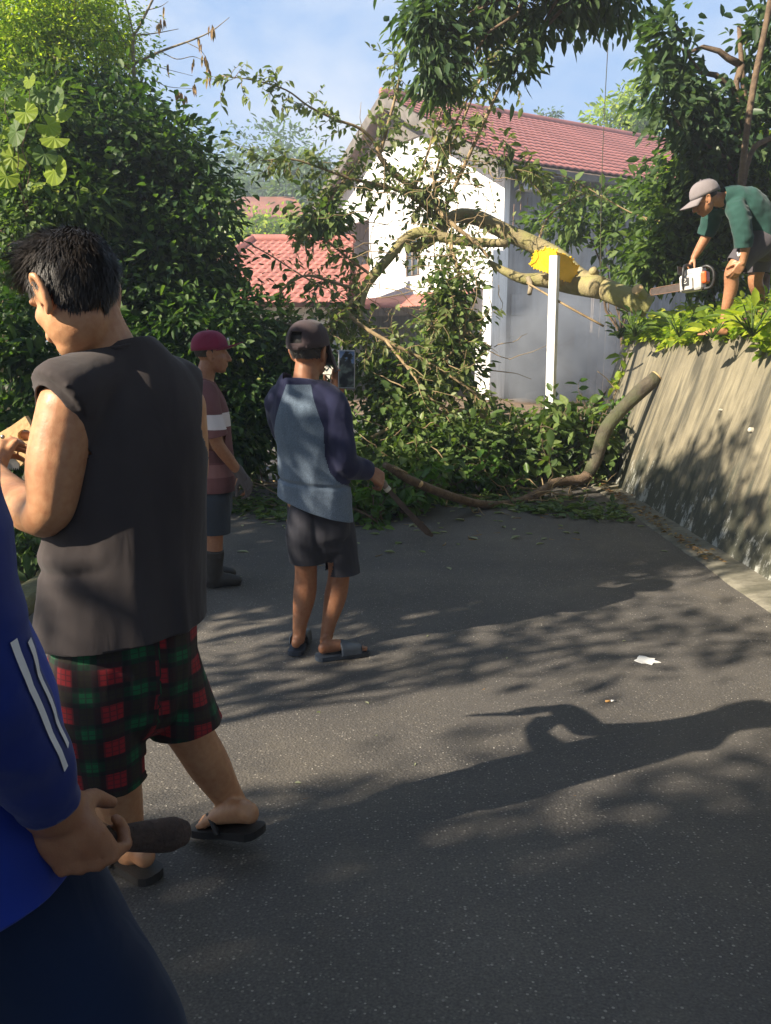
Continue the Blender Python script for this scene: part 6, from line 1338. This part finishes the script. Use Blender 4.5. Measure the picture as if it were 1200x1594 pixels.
def STR(e, sl, arm):
    """two pairs of white bands laid on the sleeve surface"""
    me = sl.data; bm = bmesh.new(); bm.from_mesh(me); from mathutils.bvhtree import BVHTree
    bv = BVHTree.FromBMesh(bm); bm.free(); C = [Vector(q) for q in catmull([tuple(a) for a in arm], 8)]
    for off, t0, t1 in ((-.06, .46, .93), (.30, .50, .90)):
        V = []; Fc = []; n_ = len(C)
        ids = [i for i in range(n_) if t0 <= i / (n_ - 1) <= t1 * .97]
        for i in ids:
            t = (C[min(i + 1, n_ - 1)] - C[max(0, i - 1)]).normalized(); a = Vector((.85, -.1, .35)); a = (a - t * a.dot(t)).normalized(); b = t.cross(a)
            for k in range(5):
                ang = off + (k - 2) * .036 - .25; r = a * math.cos(ang) - b * math.sin(ang) if True else a
                loc, nn, _, _ = bv.ray_cast(C[i] + r * .2, -r)
                V.append((loc + nn * .0018) if loc else C[i] + r * .045)
        for j in range(len(ids) - 1):
            for k in range(4): q = j * 5 + k; Fc.append((q, q + 1, q + 6, q + 5))
        o = link('stripe', fixn(mesh('stripe', V, Fc, True)), 'white_stripe', sl)
person_E()
# ================================================================== sign post
sp_ = empty('sign_post', Vector((P(858, 655, 9.05).x, 9.05, 0)), 'white square post with a ragged yellow sign board at its top', 'sign post')
b0 = Vector((P(857, 655, 9.05).x, 9.05, 0)); t0 = P(863.5, 398, 9.05); ax_ = (t0 - b0).normalized(); sx = Vector((.85, -.53, 0)).normalized(); sy = Vector((.53, .85, 0)).normalized()
hm = .045; split = (P(858, 652, 9.05).z - b0.z) / (t0.z - b0.z)
mid = b0.lerp(t0, split)
link('post', box_mesh('post', (mid + t0) / 2, sx * hm, sy * hm, (t0 - mid) / 2, .004), 'white_paint', sp_); link('post_base', box_mesh('post_base', (b0 + mid) / 2 - Vector((0, 0, .02)), sx * (hm + .001), sy * (hm + .001), (mid - b0) / 2, .004), 'yellow_paint', sp_)
def lace(pts_, seed, amp, n=9):
    rg = random.Random(seed); out = []
    for i in range(len(pts_)):
        a, b = Vector(pts_[i]), Vector(pts_[(i + 1) % len(pts_)]); k = max(3, int((b - a).length / .035))
        for j in range(k): out.append(a.lerp(b, j / k) + Vector((rg.uniform(-amp, amp), rg.uniform(-amp, amp), rg.uniform(-amp, amp))))
    return out
pc = lambda px, py, Y: P(px, py, Y)
Lb = [pc(868, 388, 9.13), pc(850, 385, 9.17), pc(846, 391, 9.18), pc(833, 390, 9.22), pc(824, 411, 9.25), pc(832, 418, 9.23), pc(866, 430, 9.13)]
Rb = [pc(866, 392, 9.11), pc(880, 396, 9.17), pc(891, 404, 9.23), pc(890, 410, 9.23), pc(901, 414, 9.27), pc(897, 425, 9.27), pc(891, 440, 9.25), pc(878, 437, 9.19), pc(866, 430, 9.13)]
for pl_, sd_ in ((Lb, 3), (Rb, 4)):
    nr = (pl_[1] - pl_[0]).cross(pl_[-1] - pl_[0]).normalized(); rim = lace(pl_, sd_, .004)
    link('sign_board', prism_mesh('sign_board', rim, nr, .006), 'yellow_paint', sp_)
    rg = random.Random(sd_ + 9); S = Sculpt()
    for k in range(0, len(rim)): S.ell(rim[k] + Vector((rg.uniform(-.008, .008), 0, rg.uniform(-.008, .008))), (rg.uniform(.009, .013), .007, rg.uniform(.009, .013)), None, 8, 6)
    link('sign_edge', S.raw('sign_edge'), 'yellow_paint', sp_)

# ================================================================== litter on the road
rgl = random.Random(12); lm = []
for k in range(4):
    LPp, LDd = [(0, 0, .012)], [(0, 1, 0)]
    me = leaf_mesh('leaf_blade', LPp, LDd, [(0, 0, 1)], [1.0], (.45, .38, .6, .5)[k], (.25, .5, .12, -.3)[k], (-.05, -.12, .0, -.08)[k]); me.materials.append(MATS[('leaf_litter', 'leaf_litter', 'leaf_fallen', 'leaf_dry')[k]]); lm.append(me)
def fallen_leaf(px, py, size, k, rot):
    g = G(px, py); o = bpy.data.objects.new('fallen_leaf', lm[k]); COL.objects.link(o); o.location = (g.x, g.y, road_z(g.x, g.y) - .006 + .006); o.rotation_euler = (0, 0, rot); o.scale = (size,) * 3
    return tag(o, 'small fallen leaf lying loose on the dark asphalt', 'leaf', 'fallen leaves on the asphalt')
fixed = [(592, 834, .10, 2, 1.3), (616, 863, .09, 1, 1.7), (702, 890, .07, 0, .4), (748, 842, .11, 3, 1.8), (735, 836, .09, 3, -1.2), (388, 862, .10, 0, 1.5), (430, 806, .10, 0, 1.2), (805, 798, .11, 0, 1.0), (785, 800, .12, 2, 2.0), (925, 808, .07, 2, .2), (865, 843, .06, 3, 1.0), (655, 828, .07, 0, 1.7), (830, 768, .09, 3, 1.5), (378, 822, .06, 0, .3), (1040, 862, .06, 0, 1.2), (990, 800, .06, 3, 1.6), (560, 850, .06, 0, .7), (420, 815, .09, 2, 2.2)]
for f_ in fixed: fallen_leaf(*f_)
for _ in range(150):
    x = rgl.gauss(620, 190); y = 775 + abs(rgl.gauss(0, 38))
    if 380 < x < 1000: fallen_leaf(x, y, rgl.uniform(.045, .11), rgl.randrange(4), rgl.uniform(0, 6.3))
for _ in range(24): fallen_leaf(rgl.uniform(350, 1150), rgl.uniform(880, 1250), rgl.uniform(.012, .03), rgl.randrange(4), rgl.uniform(0, 6.3))
g = G(1005, 1033)
pts_ = []
for i in range(14): a = 2 * math.pi * i / 14; r = .045 * (.6 + .7 * rgl.random()); pts_.append(Vector((g.x + r * 1.25 * math.cos(a), g.y + r * 1.1 * math.sin(a), road_z(g.x, g.y) + .006)))
tag(link('paper_scrap', prism_mesh('paper_scrap', pts_, (0, 0, 1), .004), 'white_paint'), 'pale torn paper scrap flattened on the sunlit asphalt', 'paper')
for _ in range(26):
    px, py = rgl.gauss(680, 150), 782 + abs(rgl.gauss(0, 30)); g = G(px, py); a = Vector((g.x, g.y, road_z(g.x, g.y) + .006)); v = Vector((rgl.gauss(0, 1), rgl.gauss(0, 1), 0)).normalized() * rgl.uniform(.03, .09)
    if 400 < px < 980: tag(link('stick', wood_mesh('stick', [([a - v, a + Vector((v.y, -v.x, 0)) * .15, a + v], [.004, .0035, .002])], 5), 'bark_twig'), 'short broken stick lying on the asphalt near the felled branches', 'stick', 'broken sticks on the asphalt')
g = G(948, 1097); cg = empty('cigarette_butt', g, 'cigarette butt lying on the asphalt in the shadow band', 'cigarette'); z = road_z(g.x, g.y) + .006
plain('filter_tan', (.55, .30, .10), .7); tube_obj('filter', [(g.x - .016, g.y, z), (g.x + .006, g.y + .003, z)], [.0045], 'filter_tan', cg, sub=1, seg=8, round_=(False, False)); tube_obj('paper', [(g.x + .0062, g.y + .003, z), (g.x + .022, g.y + .005, z)], [.0044], 'white_paint', cg, sub=1, seg=8, round_=(False, False))
# loose grit and small stones on the asphalt
rgs = np.random.default_rng(4); V = []; Fc = []
for _ in range(1500):
    x, y = rgs.uniform(-1.9, 2.2), rgs.uniform(.9, 7.0); r = rgs.uniform(.0015, .0048); z = road_z(x, y); b = len(V); a = rgs.random() * 6
    for k in range(5): V.append((x + r * math.cos(a + k * 1.257) * rgs.uniform(.7, 1.3), y + r * math.sin(a + k * 1.257) * rgs.uniform(.7, 1.3), z - .001))
    V.append((x, y, z + r * .8))
    for k in range(5): Fc.append((b + k, b + (k + 1) % 5, b + 5))
plain('grit_stone', (.30, .28, .25), .8, .5, 90.0); tag(link('grit', mesh('grit', V, Fc), 'grit_stone'), 'loose pale grit scattered over the asphalt', 'grit', kind='stuff')
# leaf litter and soil along the foot of the wall
LP, LD, LN, LL = [], [], [], []
for _ in range(380):
    y = rgs.uniform(5.4, 9.6); x = 2.30 + abs(rgs.normal(0, .07)) - .04; LP.append((x, y, gz(y) + .045 + .01 * rgs.random())); LD.append((rgs.normal(), rgs.normal(), .05)); LN.append((rgs.normal(0, .3), rgs.normal(0, .3), 1)); LL.append(rgs.uniform(.015, .06))
tag(link('leaf_litter', leaf_mesh('leaf_litter', LP, LD, LN, LL, .5), 'leaf_dry'), 'dry leaf litter along the foot of the retaining wall', 'leaf litter', kind='stuff')
# weeds in front of the yard and around the post
LP, LD, LN, LL, cen = cloud([((2.6, 12.0, .15), (.5, .8, .25)), ((1.6, 12.5, .15), (.8, .8, .3)), ((3.4, 14, .2), (.8, .8, .3)), ((0.4, 13, .2), (1.0, 1.0, .3)), ((-1.5, 12, .3), (1.4, 1.0, .5))], 170, 20, .09, .2, np.random.default_rng(91)); LP[:, 2] = np.maximum(LP[:, 2], .03)
tag(link('weeds', leaf_mesh('weeds', LP, LD, LN, LL, .5), 'leaf_mid'), 'low weeds on the ground between the road and the white house', 'weeds', kind='stuff')
# smouldering heap with smoke by the side wall
ash = H(1.3, -.95, 0); S = Sculpt()
for k in range(16): S.ell(ash + Vector((rgl.uniform(-.8, .8), rgl.uniform(-.5, .5), rgl.uniform(.0, .12))), (rgl.uniform(.15, .4), rgl.uniform(.15, .4), rgl.uniform(.08, .2)), None, 10, 8)
plain('ash', (.05, .045, .04), .95, .6, 12.0, .8, 40.0, .02); me = S.raw('ash_heap'); shift(me, lambda c: .04 * noise.noise(c * 6)); tag(link('ash_heap', me, 'ash'), 'dark smouldering heap of ash by the grey side wall', 'ash heap')
def smoke():
    S = Sculpt(); c = H(1.15, -1.3, 0)
    S.ell(c + Vector((-.6, -.9, 2.2)), (2.3, 1.5, 2.6), None, 24, 16); me = S.raw('smoke'); shift(me, lambda q: .25 * noise.noise(q * .9))
    for v in me.vertices: v.co.z = max(v.co.z, .06)
    m = bpy.data.materials.new('smoke'); m.use_nodes = True; MATS['smoke'] = m; n = m.node_tree; n.nodes.clear(); out = n.nodes.new('ShaderNodeOutputMaterial'); pv = n.nodes.new('ShaderNodeVolumePrincipled'); n.links.new(pv.outputs[0], out.inputs['Volume'])
    pv.inputs['Color'].default_value = (.82, .86, .92, 1); pv.inputs['Anisotropy'].default_value = .25
    t = N(n, 'TexNoise', Scale=1.1, Detail=5.0, Roughness=.6, Distortion=.6); n.links.new(coords(n), t.inputs['Vector'])
    g = n.nodes.new('ShaderNodeVectorMath'); g.operation = 'DISTANCE'; n.links.new(coords(n, (1, 1, .75)), g.inputs[0]); cc = c + Vector((-.3, -.6, .9)); g.inputs[1].default_value = (cc.x, cc.y, cc.z * .75)
    f = math_(n, 'MULTIPLY', ramp(n, t.outputs['Fac'], [(.36, (0, 0, 0)), (.66, (1, 1, 1))]), math_(n, 'MAXIMUM', math_(n, 'SUBTRACT', 1.0, math_(n, 'DIVIDE', g.outputs['Value'], 1.9)), 0.03))
    n.links.new(math_(n, 'MULTIPLY', f, 3.6), pv.inputs['Density']); tag(link('smoke', me, m), 'thin blue-grey smoke drifting in front of the grey house wall', 'smoke', kind='stuff')
smoke()

def haze():
    me = box_mesh('haze', (0, 40, 5.0), (70, 0, 0), (0, 65, 0), (0, 0, 9.0))
    m = bpy.data.materials.new('haze'); m.use_nodes = True; MATS['haze'] = m; n = m.node_tree; n.nodes.clear(); out = n.nodes.new('ShaderNodeOutputMaterial'); pv = n.nodes.new('ShaderNodeVolumePrincipled'); n.links.new(pv.outputs[0], out.inputs['Volume'])
    pv.inputs['Color'].default_value = (.86, .91, 1.0, 1); pv.inputs['Density'].default_value = .0042; pv.inputs['Anisotropy'].default_value = .3
    tag(link('haze', me, m), 'thin sunlit haze hanging over the road and the houses', 'haze', kind='stuff')
haze()
